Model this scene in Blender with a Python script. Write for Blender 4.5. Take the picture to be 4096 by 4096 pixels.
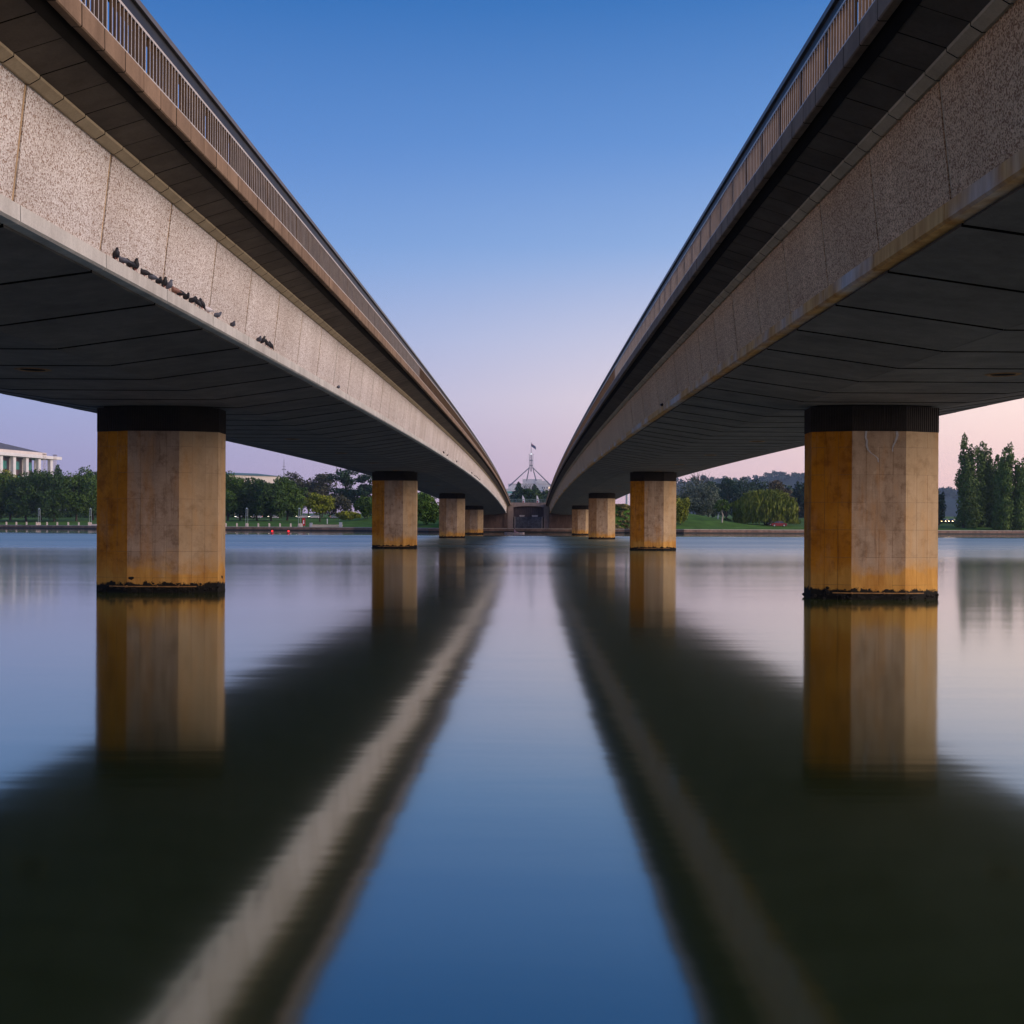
import bpy, bmesh, math, random
import numpy as np
from mathutils import Vector, Matrix

# ------------------------------------------------------------------ camera, sky, sun, exposure
scene = bpy.context.scene
for o in list(bpy.data.objects):
    bpy.data.objects.remove(o)
col = scene.collection
F, VX, HY, ROLL, EYE = 4500.0, 2122.0, 2095.0, 0.005, 2.2     # photo pixels (4096 wide), metres

cam = bpy.data.cameras.new("camera")
cam.sensor_width = 36.0
cam.lens = 36.0 * F / 4096
cam.shift_x = -(VX - 2048) / 4096
cam.shift_y = (HY - 2048) / 4096
cam.clip_start, cam.clip_end = 0.1, 30000
camo = bpy.data.objects.new("camera", cam)
col.objects.link(camo)
cr, sr = math.cos(ROLL), math.sin(ROLL)
camo.matrix_world = Matrix(((cr, -sr, 0, 0), (0, 0, -1, 0), (sr, cr, 0, EYE), (0, 0, 0, 1)))
scene.camera = camo

SUN_AZ, SUN_EL = math.radians(107), math.radians(24)      # azimuth from +y towards +x
world = bpy.data.worlds.new("World")
scene.world = world
world.use_nodes = True
nt = world.node_tree
nt.nodes.clear()


def N(nt, t, **kw):
    n = nt.nodes.new(t)
    for k, v in kw.items():
        if k == "inp":
            for i, val in v.items():
                n.inputs[i].default_value = val
        else:
            setattr(n, k, v)
    return n


def L(nt, a, b):
    nt.links.new(a, b)


def mathn(nt, op, a, b=None, clamp=False):
    n = N(nt, "ShaderNodeMath", operation=op, use_clamp=clamp)
    for i, x in enumerate((a, b)):
        if x is None:
            continue
        if isinstance(x, (int, float)):
            n.inputs[i].default_value = x
        else:
            L(nt, x, n.inputs[i])
    return n.outputs[0]


def ramp(nt, fac, stops, interp="LINEAR"):
    n = N(nt, "ShaderNodeValToRGB")
    cr_ = n.color_ramp
    cr_.interpolation = interp
    while len(cr_.elements) < len(stops):
        cr_.elements.new(0.5)
    for e, (p, c) in zip(cr_.elements, stops):
        e.position = p
        e.color = (*c, 1)
    L(nt, fac, n.inputs[0])
    return n.outputs[0]


def mix(nt, fac, a, b, blend="MIX"):
    n = N(nt, "ShaderNodeMix", data_type="RGBA", blend_type=blend)
    if isinstance(fac, (int, float)):
        n.inputs[0].default_value = fac
    else:
        L(nt, fac, n.inputs[0])
    for i, x in ((6, a), (7, b)):
        if isinstance(x, tuple):
            n.inputs[i].default_value = (*x, 1)
        else:
            L(nt, x, n.inputs[i])
    return n.outputs[2]


tc = N(nt, "ShaderNodeTexCoord")
nrm = N(nt, "ShaderNodeVectorMath", operation="NORMALIZE")
L(nt, tc.outputs["Generated"], nrm.inputs[0])
sep = N(nt, "ShaderNodeSeparateXYZ")
L(nt, nrm.outputs[0], sep.inputs[0])
elev = mathn(nt, "ABSOLUTE", sep.outputs[2])
cool = ramp(nt, elev, [(0.0, (.34, .29, .50)), (.05, (.36, .34, .58)), (.10, (.34, .39, .66)), (.16, (.27, .39, .70)), (.22, (.175, .34, .69)),
                       (.30, (.10, .25, .61)), (.42, (.026, .150, .46)), (.6, (.024, .15, .44)), (1, (.025, .11, .38))])
warm = ramp(nt, elev, [(0.0, (1.05, .60, .55)), (.05, (1.20, .80, .68)), (.11, (1.20, .92, .80)), (.17, (.82, .74, .80)), (.24, (.36, .50, .78)),
                       (.32, (.16, .33, .69)), (.42, (.055, .195, .52)), (.6, (.03, .145, .46)), (1, (.025, .11, .38))])
# azimuth towards the afterglow
hx = mathn(nt, "MULTIPLY", sep.outputs[0], math.sin(SUN_AZ))
hy = mathn(nt, "MULTIPLY", sep.outputs[1], math.cos(SUN_AZ))
az = mathn(nt, "ADD", hx, hy)
mr = N(nt, "ShaderNodeMapRange", interpolation_type="SMOOTHSTEP")
mr.inputs[1].default_value, mr.inputs[2].default_value = -0.75, 0.34
L(nt, az, mr.inputs[0])
grad = mix(nt, mr.outputs[0], cool, warm)
sky = N(nt, "ShaderNodeTexSky", sky_type="NISHITA", sun_disc=False)
sky.sun_elevation = math.radians(1.5)
sky.sun_rotation = SUN_AZ
skyk = mix(nt, 1.0, sky.outputs[0], (.004, .004, .004), "MULTIPLY")
tot = mix(nt, 1.0, grad, skyk, "ADD")
bg = N(nt, "ShaderNodeBackground")
bg.inputs[1].default_value = 1.04
L(nt, tot, bg.inputs[0])
wo = N(nt, "ShaderNodeOutputWorld")
L(nt, bg.outputs[0], wo.inputs[0])

sun = bpy.data.lights.new("sun", "SUN")
sun.energy = 3.6
sun.angle = math.radians(45)
sun.color = (1.0, .80, .68)
suno = bpy.data.objects.new("sun", sun)
col.objects.link(suno)
sd = Vector((math.sin(SUN_AZ) * math.cos(SUN_EL), math.cos(SUN_AZ) * math.cos(SUN_EL), math.sin(SUN_EL)))
suno.rotation_euler = (-sd).to_track_quat("-Z", "Y").to_euler()
suno.location = sd * 100

vs = scene.view_settings
vs.view_transform, vs.look, vs.exposure, vs.gamma, vs.use_curve_mapping = "Standard", "None", 0.0, 1.0, False
scene.render.engine = "CYCLES"
scene.cycles.use_denoising = True
scene.cycles.max_bounces = 5
scene.cycles.volume_bounces = 0
scene.cycles.caustics_reflective = True
scene.cycles.caustics_refractive = False
scene.cycles.sample_clamp_indirect = 6

R = random.Random(7)
NP = np.random.default_rng(11)


def P(px, py, d):
    """photo pixel at a chosen depth -> world point"""
    dx, dy = px - VX, py - HY
    return Vector(((dx + ROLL * dy) * d / F, d, EYE + (-dy + ROLL * dx) * d / F))


# ------------------------------------------------------------------ materials
def mat(name):
    m = bpy.data.materials.new(name)
    m.use_nodes = True
    t = m.node_tree
    return m, t, t.nodes["Principled BSDF"]


def noise(t, scale, detail=4, rough=.55, vec=None, stretch=None):
    if vec is None:
        g = N(t, "ShaderNodeNewGeometry")
        vec = g.outputs["Position"]
    if stretch:
        mp = N(t, "ShaderNodeMapping")
        mp.inputs[3].default_value = stretch
        L(t, vec, mp.inputs[0])
        vec = mp.outputs[0]
    n = N(t, "ShaderNodeTexNoise")
    n.inputs["Scale"].default_value = scale
    n.inputs["Detail"].default_value = detail
    n.inputs["Roughness"].default_value = rough
    L(t, vec, n.inputs["Vector"])
    return n.outputs[0]


def bump(t, b, h, strength=.3, dist=.02):
    n = N(t, "ShaderNodeBump")
    n.inputs["Strength"].default_value = strength
    n.inputs["Distance"].default_value = dist
    L(t, h, n.inputs["Height"])
    L(t, n.outputs[0], b.inputs["Normal"])


def simple(name, c, rough=.7, var=.25, scale=2.0, metal=0.0, stretch=None, bmp=.0, spec=.4):
    m, t, b = mat(name)
    lo = tuple(x * (1 - var) for x in c)
    hi = tuple(min(1, x * (1 + var)) for x in c)
    n = noise(t, scale, 5, .6, stretch=stretch)
    L(t, ramp(t, n, [(.3, lo), (.7, hi)]), b.inputs["Base Color"])
    b.inputs["Roughness"].default_value = rough
    b.inputs["Metallic"].default_value = metal
    b.inputs["Specular IOR Level"].default_value = spec
    if bmp:
        bump(t, b, noise(t, scale * 12, 4), bmp)
    return m


def emit(name, c, s):
    m, t, b = mat(name)
    b.inputs["Base Color"].default_value = (*c, 1)
    b.inputs["Emission Color"].default_value = (*c, 1)
    b.inputs["Emission Strength"].default_value = s
    return m


def pier_mat(name, east):
    m, t, b = mat(name)
    g = N(t, "ShaderNodeNewGeometry")
    sp = N(t, "ShaderNodeSeparateXYZ")
    L(t, g.outputs["Position"], sp.inputs[0])
    sn = N(t, "ShaderNodeSeparateXYZ")
    L(t, g.outputs["Normal"], sn.inputs[0])
    big = noise(t, .9, 5, .65)
    base = ramp(t, big, [(.3, (.30, .23, .18)), (.5, (.42, .335, .27)), (.72, (.54, .45, .38))])
    streak = noise(t, 3.2, 5, .6, stretch=(1, 1, .16))
    base = mix(t, .40, base, ramp(t, streak, [(.3, (.27, .19, .13)), (.65, (.56, .46, .38))]))
    fine = noise(t, 22, 4, .7)
    base = mix(t, .35, base, ramp(t, fine, [(.3, (.5, .5, .5)), (.7, (1, 1, 1))]), "MULTIPLY")
    dirt = ramp(t, noise(t, 2.4, 6, .72), [(.34, (.50, .42, .36)), (.50, (1, 1, 1))])
    base = mix(t, .55, base, dirt, "MULTIPLY")
    drip = ramp(t, noise(t, 7.0, 4, .6, stretch=(1, 1, .07)), [(.30, (.45, .36, .30)), (.44, (1, 1, 1))])
    base = mix(t, .6, base, drip, "MULTIPLY")
    pale = ramp(t, noise(t, 1.1, 5, .7), [(.60, (0, 0, 0)), (.72, (1, 1, 1))])
    base = mix(t, mathn(t, "MULTIPLY", pale, .45), base, (.62, .55, .50))
    oi = N(t, "ShaderNodeObjectInfo")
    base = mix(t, .3, base, ramp(t, oi.outputs["Random"], [(0, (.60, .58, .56)), (1, (1, 1, 1))]), "MULTIPLY")
    base = mix(t, 1.0, base, (1.08, .95, .80), "MULTIPLY")
    spot = ramp(t, noise(t, 1.5, 5, .65, stretch=(1, 1, .22)), [(.50, (0, 0, 0)), (.68, (1, 1, 1))])
    base = mix(t, mathn(t, "MULTIPLY", spot, .55 * east), base, (.50, .22, .05))
    # iron run-off on the east-facing sides
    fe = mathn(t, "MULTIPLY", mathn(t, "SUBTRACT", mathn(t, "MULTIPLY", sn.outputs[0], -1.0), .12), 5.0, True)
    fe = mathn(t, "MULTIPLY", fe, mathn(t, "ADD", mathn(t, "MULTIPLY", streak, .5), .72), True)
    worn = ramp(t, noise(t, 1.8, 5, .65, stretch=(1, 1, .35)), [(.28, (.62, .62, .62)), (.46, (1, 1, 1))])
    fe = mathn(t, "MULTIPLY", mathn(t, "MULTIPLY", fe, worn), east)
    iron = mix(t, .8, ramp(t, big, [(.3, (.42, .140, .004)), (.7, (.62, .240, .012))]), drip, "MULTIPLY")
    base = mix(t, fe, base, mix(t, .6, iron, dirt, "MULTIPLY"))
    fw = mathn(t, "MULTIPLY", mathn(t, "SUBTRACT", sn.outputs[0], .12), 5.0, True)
    base = mix(t, mathn(t, "MULTIPLY", fw, .45), base, (.60, .42, .22))  # sun-facing sides lifted to pale tan; part of that light is painted
    base = mix(t, .2, base, dirt, "MULTIPLY")
    # rust band above the waterline
    zz = mathn(t, "ADD", sp.outputs[2], mathn(t, "MULTIPLY", noise(t, 1.3, 4, .6), -1.5))
    rb = ramp(t, mathn(t, "ADD", zz, .50), [(.0, (1, 1, 1)), (.42, (.95, .95, .95)), (.62, (.4, .4, .4)), (1.0, (0, 0, 0))])
    base = mix(t, mathn(t, "MULTIPLY", rb, .9), base, ramp(t, streak, [(.3, (.42, .17, .02)), (.7, (.72, .38, .08))]))
    al = mathn(t, "ADD", sp.outputs[2], mathn(t, "MULTIPLY", noise(t, 3.2, 6, .7), -.62))
    al = ramp(t, mathn(t, "ADD", al, .1), [(.0, (1, 1, 1)), (.06, (1, 1, 1)), (.11, (0, 0, 0))])
    base = mix(t, al, base, (.012, .010, .008))
    wet = ramp(t, sp.outputs[2], [(.10, (1, 1, 1)), (.17, (0, 0, 0))])
    base = mix(t, wet, base, (.008, .007, .006))
    L(t, base, b.inputs["Base Color"])
    b.inputs["Roughness"].default_value = .88
    b.inputs["Specular IOR Level"].default_value = .25
    bump(t, b, noise(t, 30, 5, .7), .25, .01)
    return m


def web_mat(name, stops):
    m, t, b = mat(name)
    g = N(t, "ShaderNodeNewGeometry")
    v = N(t, "ShaderNodeTexVoronoi")
    v.inputs["Scale"].default_value = 54
    L(t, g.outputs["Position"], v.inputs["Vector"])
    sp = N(t, "ShaderNodeSeparateColor")
    L(t, v.outputs["Color"], sp.inputs[0])
    c = ramp(t, sp.outputs[0], stops)
    big = noise(t, .35, 4, .6)
    c = mix(t, 1.0, c, ramp(t, big, [(.3, (.82, .80, .77)), (.7, (1, 1, 1))]), "MULTIPLY")
    st = noise(t, 2.2, 4, .6, stretch=(1, 1, .10))
    c = mix(t, .22, c, ramp(t, st, [(.35, (.55, .45, .38)), (.6, (1, 1, 1))]), "MULTIPLY")
    L(t, c, b.inputs["Base Color"])
    b.inputs["Roughness"].default_value = .85
    bump(t, b, v.outputs["Distance"], .6, .012)
    return m


def concrete(name, c, var=.2, streaky=.4, rough=.85):
    m, t, b = mat(name)
    n1 = noise(t, .8, 6, .65)
    lo = tuple(x * (1 - var) for x in c)
    hi = tuple(min(1, x * (1 + var)) for x in c)
    base = ramp(t, n1, [(.3, lo), (.7, hi)])
    st = noise(t, 3.0, 5, .65, stretch=(1, .9, .15))
    base = mix(t, streaky, base, ramp(t, st, [(.32, (.42, .38, .34)), (.62, (1, 1, 1))]), "MULTIPLY")
    f = noise(t, 28, 3, .7)
    base = mix(t, .25, base, ramp(t, f, [(.35, (.55, .55, .55)), (.6, (1, 1, 1))]), "MULTIPLY")
    g = N(t, "ShaderNodeObjectInfo")
    base = mix(t, .28, base, ramp(t, g.outputs["Random"], [(0, (.62, .60, .58)), (1, (1, 1, 1))]), "MULTIPLY")
    L(t, base, b.inputs["Base Color"])
    b.inputs["Roughness"].default_value = rough
    b.inputs["Specular IOR Level"].default_value = .25
    bump(t, b, f, .2, .008)
    return m


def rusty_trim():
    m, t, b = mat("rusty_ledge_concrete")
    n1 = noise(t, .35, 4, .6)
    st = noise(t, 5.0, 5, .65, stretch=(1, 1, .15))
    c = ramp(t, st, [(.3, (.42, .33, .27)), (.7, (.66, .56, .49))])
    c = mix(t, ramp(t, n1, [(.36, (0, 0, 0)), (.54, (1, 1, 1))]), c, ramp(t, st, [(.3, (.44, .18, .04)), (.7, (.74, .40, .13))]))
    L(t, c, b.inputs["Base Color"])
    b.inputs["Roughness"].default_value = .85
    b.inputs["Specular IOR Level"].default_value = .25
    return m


def foliage(name, c1, c2, trans=.25):
    m, t, b = mat(name)
    n = noise(t, .55, 3, .6)
    oi = N(t, "ShaderNodeObjectInfo")
    n2 = noise(t, 3.5, 2, .6)
    c = ramp(t, n, [(.3, c1), (.7, c2)])
    c = mix(t, .6, c, ramp(t, n2, [(.3, (.55, .55, .55)), (.7, (1.0, 1.0, 1.0))]), "MULTIPLY")
    c = mix(t, .35, c, ramp(t, oi.outputs["Random"], [(0, (.62, .62, .62)), (1, (1, 1, 1))]), "MULTIPLY")
    L(t, c, b.inputs["Base Color"])
    b.inputs["Roughness"].default_value = .65
    b.inputs["Specular IOR Level"].default_value = .2
    return m


def water_mat():
    m, t, b = mat("lake_water")
    b.inputs["Base Color"].default_value = (.042, .056, .010, 1)
    b.inputs["Specular Tint"].default_value = (.72, .96, 1.0, 1)
    b.inputs["Roughness"].default_value = .10
    b.inputs["IOR"].default_value = 1.8
    b.inputs["Specular IOR Level"].default_value = .5
    n = noise(t, .5, 3, .5, stretch=(.35, 2.2, 1))
    n2 = noise(t, .05, 3, .5, stretch=(.3, 1.6, 1))
    h = mathn(t, "ADD", mathn(t, "MULTIPLY", n, .10), mathn(t, "MULTIPLY", n2, .9))
    bump(t, b, h, .10, .25)
    patch = noise(t, .022, 3, .5, stretch=(.30, 1.6, 1))
    g = N(t, "ShaderNodeNewGeometry")
    sp = N(t, "ShaderNodeSeparateXYZ")
    L(t, g.outputs["Position"], sp.inputs[0])
    yy = mathn(t, "ADD", sp.outputs[1], mathn(t, "MULTIPLY", mathn(t, "SUBTRACT", patch, .5), 60.0))
    yy = mathn(t, "ADD", yy, mathn(t, "MULTIPLY", mathn(t, "ABSOLUTE", sp.outputs[0]), -.12))
    r = ramp(t, mathn(t, "DIVIDE", yy, 300.0), [(.05, (.085,) * 3), (.22, (.12,) * 3), (.40, (.33,) * 3), (.62, (.36,) * 3), (.69, (.05,) * 3), (1, (.04,) * 3)])
    r = mathn(t, "MULTIPLY", r, mathn(t, "ADD", mathn(t, "MULTIPLY", patch, .9), .55))
    L(t, r, b.inputs["Roughness"])
    gl = N(t, "ShaderNodeBsdfGlossy")
    gl.inputs["Color"].default_value = (.80, .95, .98, 1)
    L(t, r, gl.inputs["Roughness"])
    L(t, b.inputs["Normal"].links[0].from_socket, gl.inputs["Normal"])
    ms_ = N(t, "ShaderNodeMixShader")
    ms_.inputs[0].default_value = .22
    L(t, b.outputs[0], ms_.inputs[1])
    L(t, gl.outputs[0], ms_.inputs[2])
    L(t, ms_.outputs[0], t.nodes["Material Output"].inputs["Surface"])
    return m


M = {
    "pier": pier_mat("stained_concrete", 1.0),
    "pier2": pier_mat("lightly_stained_concrete", .45),
    "pierjoint": simple("dirty_joint", (.14, .09, .058), .9, .4, 3),
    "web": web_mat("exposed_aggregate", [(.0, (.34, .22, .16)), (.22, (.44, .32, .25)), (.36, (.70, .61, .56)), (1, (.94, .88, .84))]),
    "web_shaded": web_mat("shaded_aggregate", [(.0, (.30, .13, .045)), (.30, (.42, .20, .08)), (.44, (.74, .44, .22)), (1, (.92, .60, .33))]),  # same pebble facing, with the right bridge's brown shade put into its colour
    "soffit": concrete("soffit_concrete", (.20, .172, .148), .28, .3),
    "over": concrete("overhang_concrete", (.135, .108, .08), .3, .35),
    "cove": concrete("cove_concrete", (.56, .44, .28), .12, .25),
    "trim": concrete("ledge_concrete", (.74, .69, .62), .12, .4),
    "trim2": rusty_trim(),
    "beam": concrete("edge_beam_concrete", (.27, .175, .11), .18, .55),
    "core": simple("dark_joint_and_shade", (.010, .0085, .007), .95, .3, spec=.05),
    "joint": simple("tan_sealant", (.50, .33, .18), .8, .35, 3),
    "skirt": simple("dark_rubber", (.028, .020, .016), .75, .3, 3),
    "bar": simple("brown_metal", (.15, .085, .04), .55, .3, 2, .2),
    "bar_edge": simple("worn_metal_edge", (.55, .48, .42), .5, .15, 4, .2),
    "rail": simple("black_handrail", (.022, .021, .022), .55, .3, 2),
    "cap": simple("grey_handrail_cap", (.12, .105, .098), .5, .2, 2, .2),
    "iron": simple("rusty_pipe", (.30, .15, .05), .75, .4, 6),
    "algae": simple("waterline_crust", (.014, .011, .009), .95, .5, 8),
    "lime": simple("lime_streak", (.42, .40, .42), .9, .2, 8),
    "water": water_mat(),
    "grass": simple("lawn", (.062, .130, .018), .95, .35, .25, bmp=.3, spec=.1),
    "drygrass": simple("dry_grass", (.20, .17, .06), .95, .5, .5, bmp=.5, spec=.1),
    "path": simple("pale_path", (.34, .30, .27), .9, .15, .8),
    "road": simple("asphalt", (.05, .05, .055), .9, .2, 1),
    "stone": simple("seawall_stone", (.20, .12, .085), .9, .45, .9, bmp=.4),
    "capstone": simple("seawall_cap", (.42, .35, .29), .85, .2, 1.2, bmp=.2),
    "wetstone": simple("wet_stone", (.02, .017, .014), .6, .4, 1.2),
    "pale": simple("pale_concrete", (.50, .42, .37), .85, .15, 2),
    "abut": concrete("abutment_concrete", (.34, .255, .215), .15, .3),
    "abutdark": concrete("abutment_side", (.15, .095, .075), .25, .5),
    "ribs": concrete("ribbed_panel", (.12, .085, .082), .25, .4),
    "rubble": simple("rubble_stone", (.10, .10, .115), .85, .55, 1.5),
    "bark": simple("bark", (.045, .032, .024), .95, .3, 2),
    "palebark": simple("pale_bark", (.40, .34, .29), .9, .3, 2),
    "leaf": foliage("leaf_green", (.028, .074, .008), (.090, .155, .016)),
    "leafdark": foliage("leaf_dark_green", (.018, .055, .010), (.055, .105, .016)),
    "leafyellow": foliage("leaf_yellow_green", (.13, .175, .010), (.29, .30, .020)),
    "leafbright": foliage("leaf_bright_green", (.04, .10, .012), (.10, .17, .02)),
    "leafeuc": foliage("leaf_olive", (.035, .042, .022), (.085, .085, .045)),
    "leafsilver": foliage("leaf_silver", (.065, .10, .065), (.19, .23, .17)),
    "leafwillow": foliage("leaf_willow", (.080, .12, .008), (.21, .235, .024)),
    "leafpine": foliage("leaf_pine", (.014, .046, .026), (.040, .084, .040)),
    "leafbrown": foliage("leaf_brown", (.07, .055, .03), (.13, .10, .05)),
    "leafpop": foliage("leaf_poplar", (.055, .115, .018), (.15, .225, .04)),
    "hill": simple("wooded_hill", (.016, .032, .026), .95, .4, .02, spec=.1),
    "white": simple("white_render", (.62, .60, .61), .8, .08, .3),
    "marble": simple("cream_stone", (.58, .51, .46), .75, .1, .3),
    "tealglass": simple("teal_glass", (.05, .30, .26), .15, .2, .4),
    "brownpanel": simple("brown_panel", (.10, .06, .06), .6, .2, .5),
    "copper": simple("green_copper_roof", (.10, .17, .16), .6, .2, .4),
    "slate": simple("grey_roof", (.10, .10, .12), .7, .2, .4),
    "steel": simple("stainless_steel", (.10, .10, .13), .5, .1, .3, .0),
    "lamp_metal": simple("lamp_metal", (.24, .30, .31), .5, .15, 2, .3),
    "glass": simple("smoky_glass", (.06, .08, .09), .1, .1, 2),
    "redpaint": simple("red_car_paint", (.22, .008, .016), .25, .1, 1, .2, spec=.6),
    "darkpaint": simple("dark_car_paint", (.02, .022, .03), .25, .1, 1, .2, spec=.6),
    "greypaint": simple("grey_car_paint", (.28, .29, .31), .3, .1, 1, .3, spec=.6),
    "tyre": simple("tyre_rubber", (.015, .015, .015), .9, .2, 4),
    "rim": simple("alloy_rim", (.55, .55, .56), .4, .1, 3, .6),
    "headlight": emit("lit_headlight", (1.0, .86, .58), 22),
    "warmlight": emit("lit_yellow_lamp", (1.0, .70, .28), 16),
    "whitelight": emit("lit_white_lamp", (.8, 1.0, .95), 5),
    "taillight": emit("lit_tail_lamp", (1.0, .05, .03), 6),
    "redlight": emit("lit_red_beacon", (1.0, .012, .012), 3),
    "window_lit": emit("lit_window", (1.0, .72, .42), .8),
    "redsign": simple("red_sign", (.42, .012, .02), .5, .1, 2),
    "flagwhite": simple("banner_white", (.75, .72, .76), .8, .06, 2),
    "flagred": simple("banner_red", (.55, .02, .02), .8, .06, 2),
    "flagblue": simple("flag_blue", (.012, .015, .09), .8, .1, 1),
    "skin": simple("skin", (.45, .26, .19), .6, .05, 4),
    "pinkcloth": simple("pink_shirt", (.50, .30, .36), .8, .1, 4),
    "kayak": simple("kayak_hull", (.45, .36, .36), .4, .1, 2),
    "pig_dark": simple("pigeon_dark_grey", (.018, .018, .024), .6, .5, 14),
    "pig_grey": simple("pigeon_grey", (.085, .09, .12), .6, .35, 14),
    "pig_white": simple("pigeon_white", (.75, .70, .72), .6, .1, 14),
    "pig_brown": simple("pigeon_brown", (.26, .13, .10), .6, .3, 14),
    "pig_leg": simple("pigeon_leg", (.35, .10, .08), .7, .1, 10),
    "binmetal": simple("bin_grey", (.38, .40, .43), .5, .1, 2),
}


# ------------------------------------------------------------------ mesh helpers
class MB:
    def __init__(s):
        s.v, s.f, s.m = [], [], []

    def add(s, vs, fs, mi=0):
        o = len(s.v)
        s.v += [tuple(p) for p in vs]
        s.f += [tuple(i + o for i in f) for f in fs]
        s.m += [mi] * len(fs)
        return s

    def box(s, x0, x1, y0, y1, z0, z1, mi=0):
        vs = [(x0, y0, z0), (x1, y0, z0), (x1, y1, z0), (x0, y1, z0), (x0, y0, z1), (x1, y0, z1), (x1, y1, z1), (x0, y1, z1)]
        return s.add(vs, [(3, 2, 1, 0), (4, 5, 6, 7), (0, 1, 5, 4), (1, 2, 6, 5), (2, 3, 7, 6), (3, 0, 4, 7)], mi)

    def prism(s, prof, y0, y1, mi=0, ends=None):           # profile in (x, z), pushed along y
        n = len(prof)
        vs = [(x, y0, z) for x, z in prof] + [(x, y1, z) for x, z in prof]
        fs = [tuple(range(n))[::-1], tuple(range(n, 2 * n))]
        fs += [(i, (i + 1) % n, n + (i + 1) % n, n + i) for i in range(n)]
        s.add(vs, fs, mi)
        if ends is not None:
            k = len(s.m) - len(fs)
            s.m[k] = s.m[k + 1] = ends
        return s

    def column(s, prof, z0, z1, mi=0):          # profile in (x, y), pushed up
        n = len(prof)
        vs = [(x, y, z0) for x, y in prof] + [(x, y, z1) for x, y in prof]
        fs = [tuple(range(n))[::-1], tuple(range(n, 2 * n))]
        fs += [(i, (i + 1) % n, n + (i + 1) % n, n + i) for i in range(n)]
        return s.add(vs, fs, mi)

    def tube(s, pts, rad, n=6, mi=0, capped=True):
        pts = [Vector(p) for p in pts]
        if isinstance(rad, (int, float)):
            rad = [rad] * len(pts)
        vs, fs = [], []
        for i, p in enumerate(pts):
            t = (pts[min(i + 1, len(pts) - 1)] - pts[max(i - 1, 0)]).normalized()
            a = t.cross(Vector((0, 0, 1)) if abs(t.z) < .9 else Vector((1, 0, 0))).normalized()
            b = t.cross(a)
            for k in range(n):
                w = 2 * math.pi * k / n
                vs.append(p + (a * math.cos(w) + b * math.sin(w)) * rad[i])
        for i in range(len(pts) - 1):
            for k in range(n):
                fs.append((i * n + k, i * n + (k + 1) % n, (i + 1) * n + (k + 1) % n, (i + 1) * n + k))
        if capped:
            fs += [tuple(range(n))[::-1], tuple(range((len(pts) - 1) * n, len(pts) * n))]
        return s.add(vs, fs, mi)

    def blob(s, c, r, n=8, rings=5, mi=0, jit=0.0):
        vs, fs = [(c[0], c[1], c[2] - r[2])], []
        for i in range(1, rings):
            ph = -math.pi / 2 + math.pi * i / rings
            for k in range(n):
                w = 2 * math.pi * k / n
                j = 1 + (R.random() - .5) * jit
                vs.append((c[0] + r[0] * math.cos(ph) * math.cos(w) * j, c[1] + r[1] * math.cos(ph) * math.sin(w) * j, c[2] + r[2] * math.sin(ph) * j))
        vs.append((c[0], c[1], c[2] + r[2]))
        top = len(vs) - 1
        for k in range(n):
            fs.append((0, 1 + (k + 1) % n, 1 + k))
            fs.append((top, top - n + k, top - n + (k + 1) % n))
        for i in range(rings - 2):
            a, b_ = 1 + i * n, 1 + (i + 1) * n
            for k in range(n):
                fs.append((a + k, a + (k + 1) % n, b_ + (k + 1) % n, b_ + k))
        return s.add(vs, fs, mi)

    def mesh(s, name, mats, smooth=False):
        me = bpy.data.meshes.new(name)
        me.from_pydata(s.v, [], s.f)
        for m in (mats if isinstance(mats, (list, tuple)) else [mats]):
            me.materials.append(M[m])
        me.polygons.foreach_set("material_index", s.m)
        bm = bmesh.new()
        bm.from_mesh(me)
        bmesh.ops.recalc_face_normals(bm, faces=bm.faces)
        bm.to_mesh(me)
        bm.free()
        if smooth:
            me.polygons.foreach_set("use_smooth", [True] * len(me.polygons))
        me.update()
        return me

    def build(s, name, mats, parent=None, smooth=False, loc=None, rot=None):
        return link(name, s.mesh(name, mats, smooth), parent, loc, rot)


def link(name, me, parent=None, loc=None, rot=None):
    o = bpy.data.objects.new(name, me)
    col.objects.link(o)
    if parent is not None:
        o.parent = parent
    if loc is not None:
        o.location = loc
    if rot is not None:
        o.rotation_euler = rot
    return o


def thing(name, label, cat, loc=(0, 0, 0), rz=0.0, group=None):
    o = bpy.data.objects.new(name, None)
    col.objects.link(o)
    o.location = loc
    o.rotation_euler = (0, 0, rz)
    return tag(o, label, cat, group)


def tag(o, label, cat, group=None):
    o["label"], o["category"] = label, cat
    if group:
        o["group"] = group
    return o


def kind(o, k):
    o["kind"] = k
    return o


def copy_tree(o, parent=None):
    c = o.copy()
    col.objects.link(c)
    c.parent = parent
    for ch in list(o.children):
        copy_tree(ch, c)
    return c


def quads(name, V, mname):
    """mesh from an (n,4,3) array of leaf quads"""
    n = len(V)
    me = bpy.data.meshes.new(name)
    me.vertices.add(n * 4)
    me.vertices.foreach_set("co", V.reshape(-1).astype(np.float32))
    me.loops.add(n * 4)
    me.loops.foreach_set("vertex_index", np.arange(n * 4, dtype=np.int32))
    me.polygons.add(n)
    me.polygons.foreach_set("loop_start", np.arange(0, n * 4, 4, dtype=np.int32))
    me.polygons.foreach_set("loop_total", np.full(n, 4, dtype=np.int32))
    me.materials.append(M[mname])
    me.update(calc_edges=True)
    return me


# ------------------------------------------------------------------ terrain and water
SHORE = [(-900, 612), (-400, 435), (-157, 349), (-86, 313), (-48, 307), (-26, 288), (24, 286), (38, 279), (110, 297), (400, 370), (900, 500)]


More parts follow.
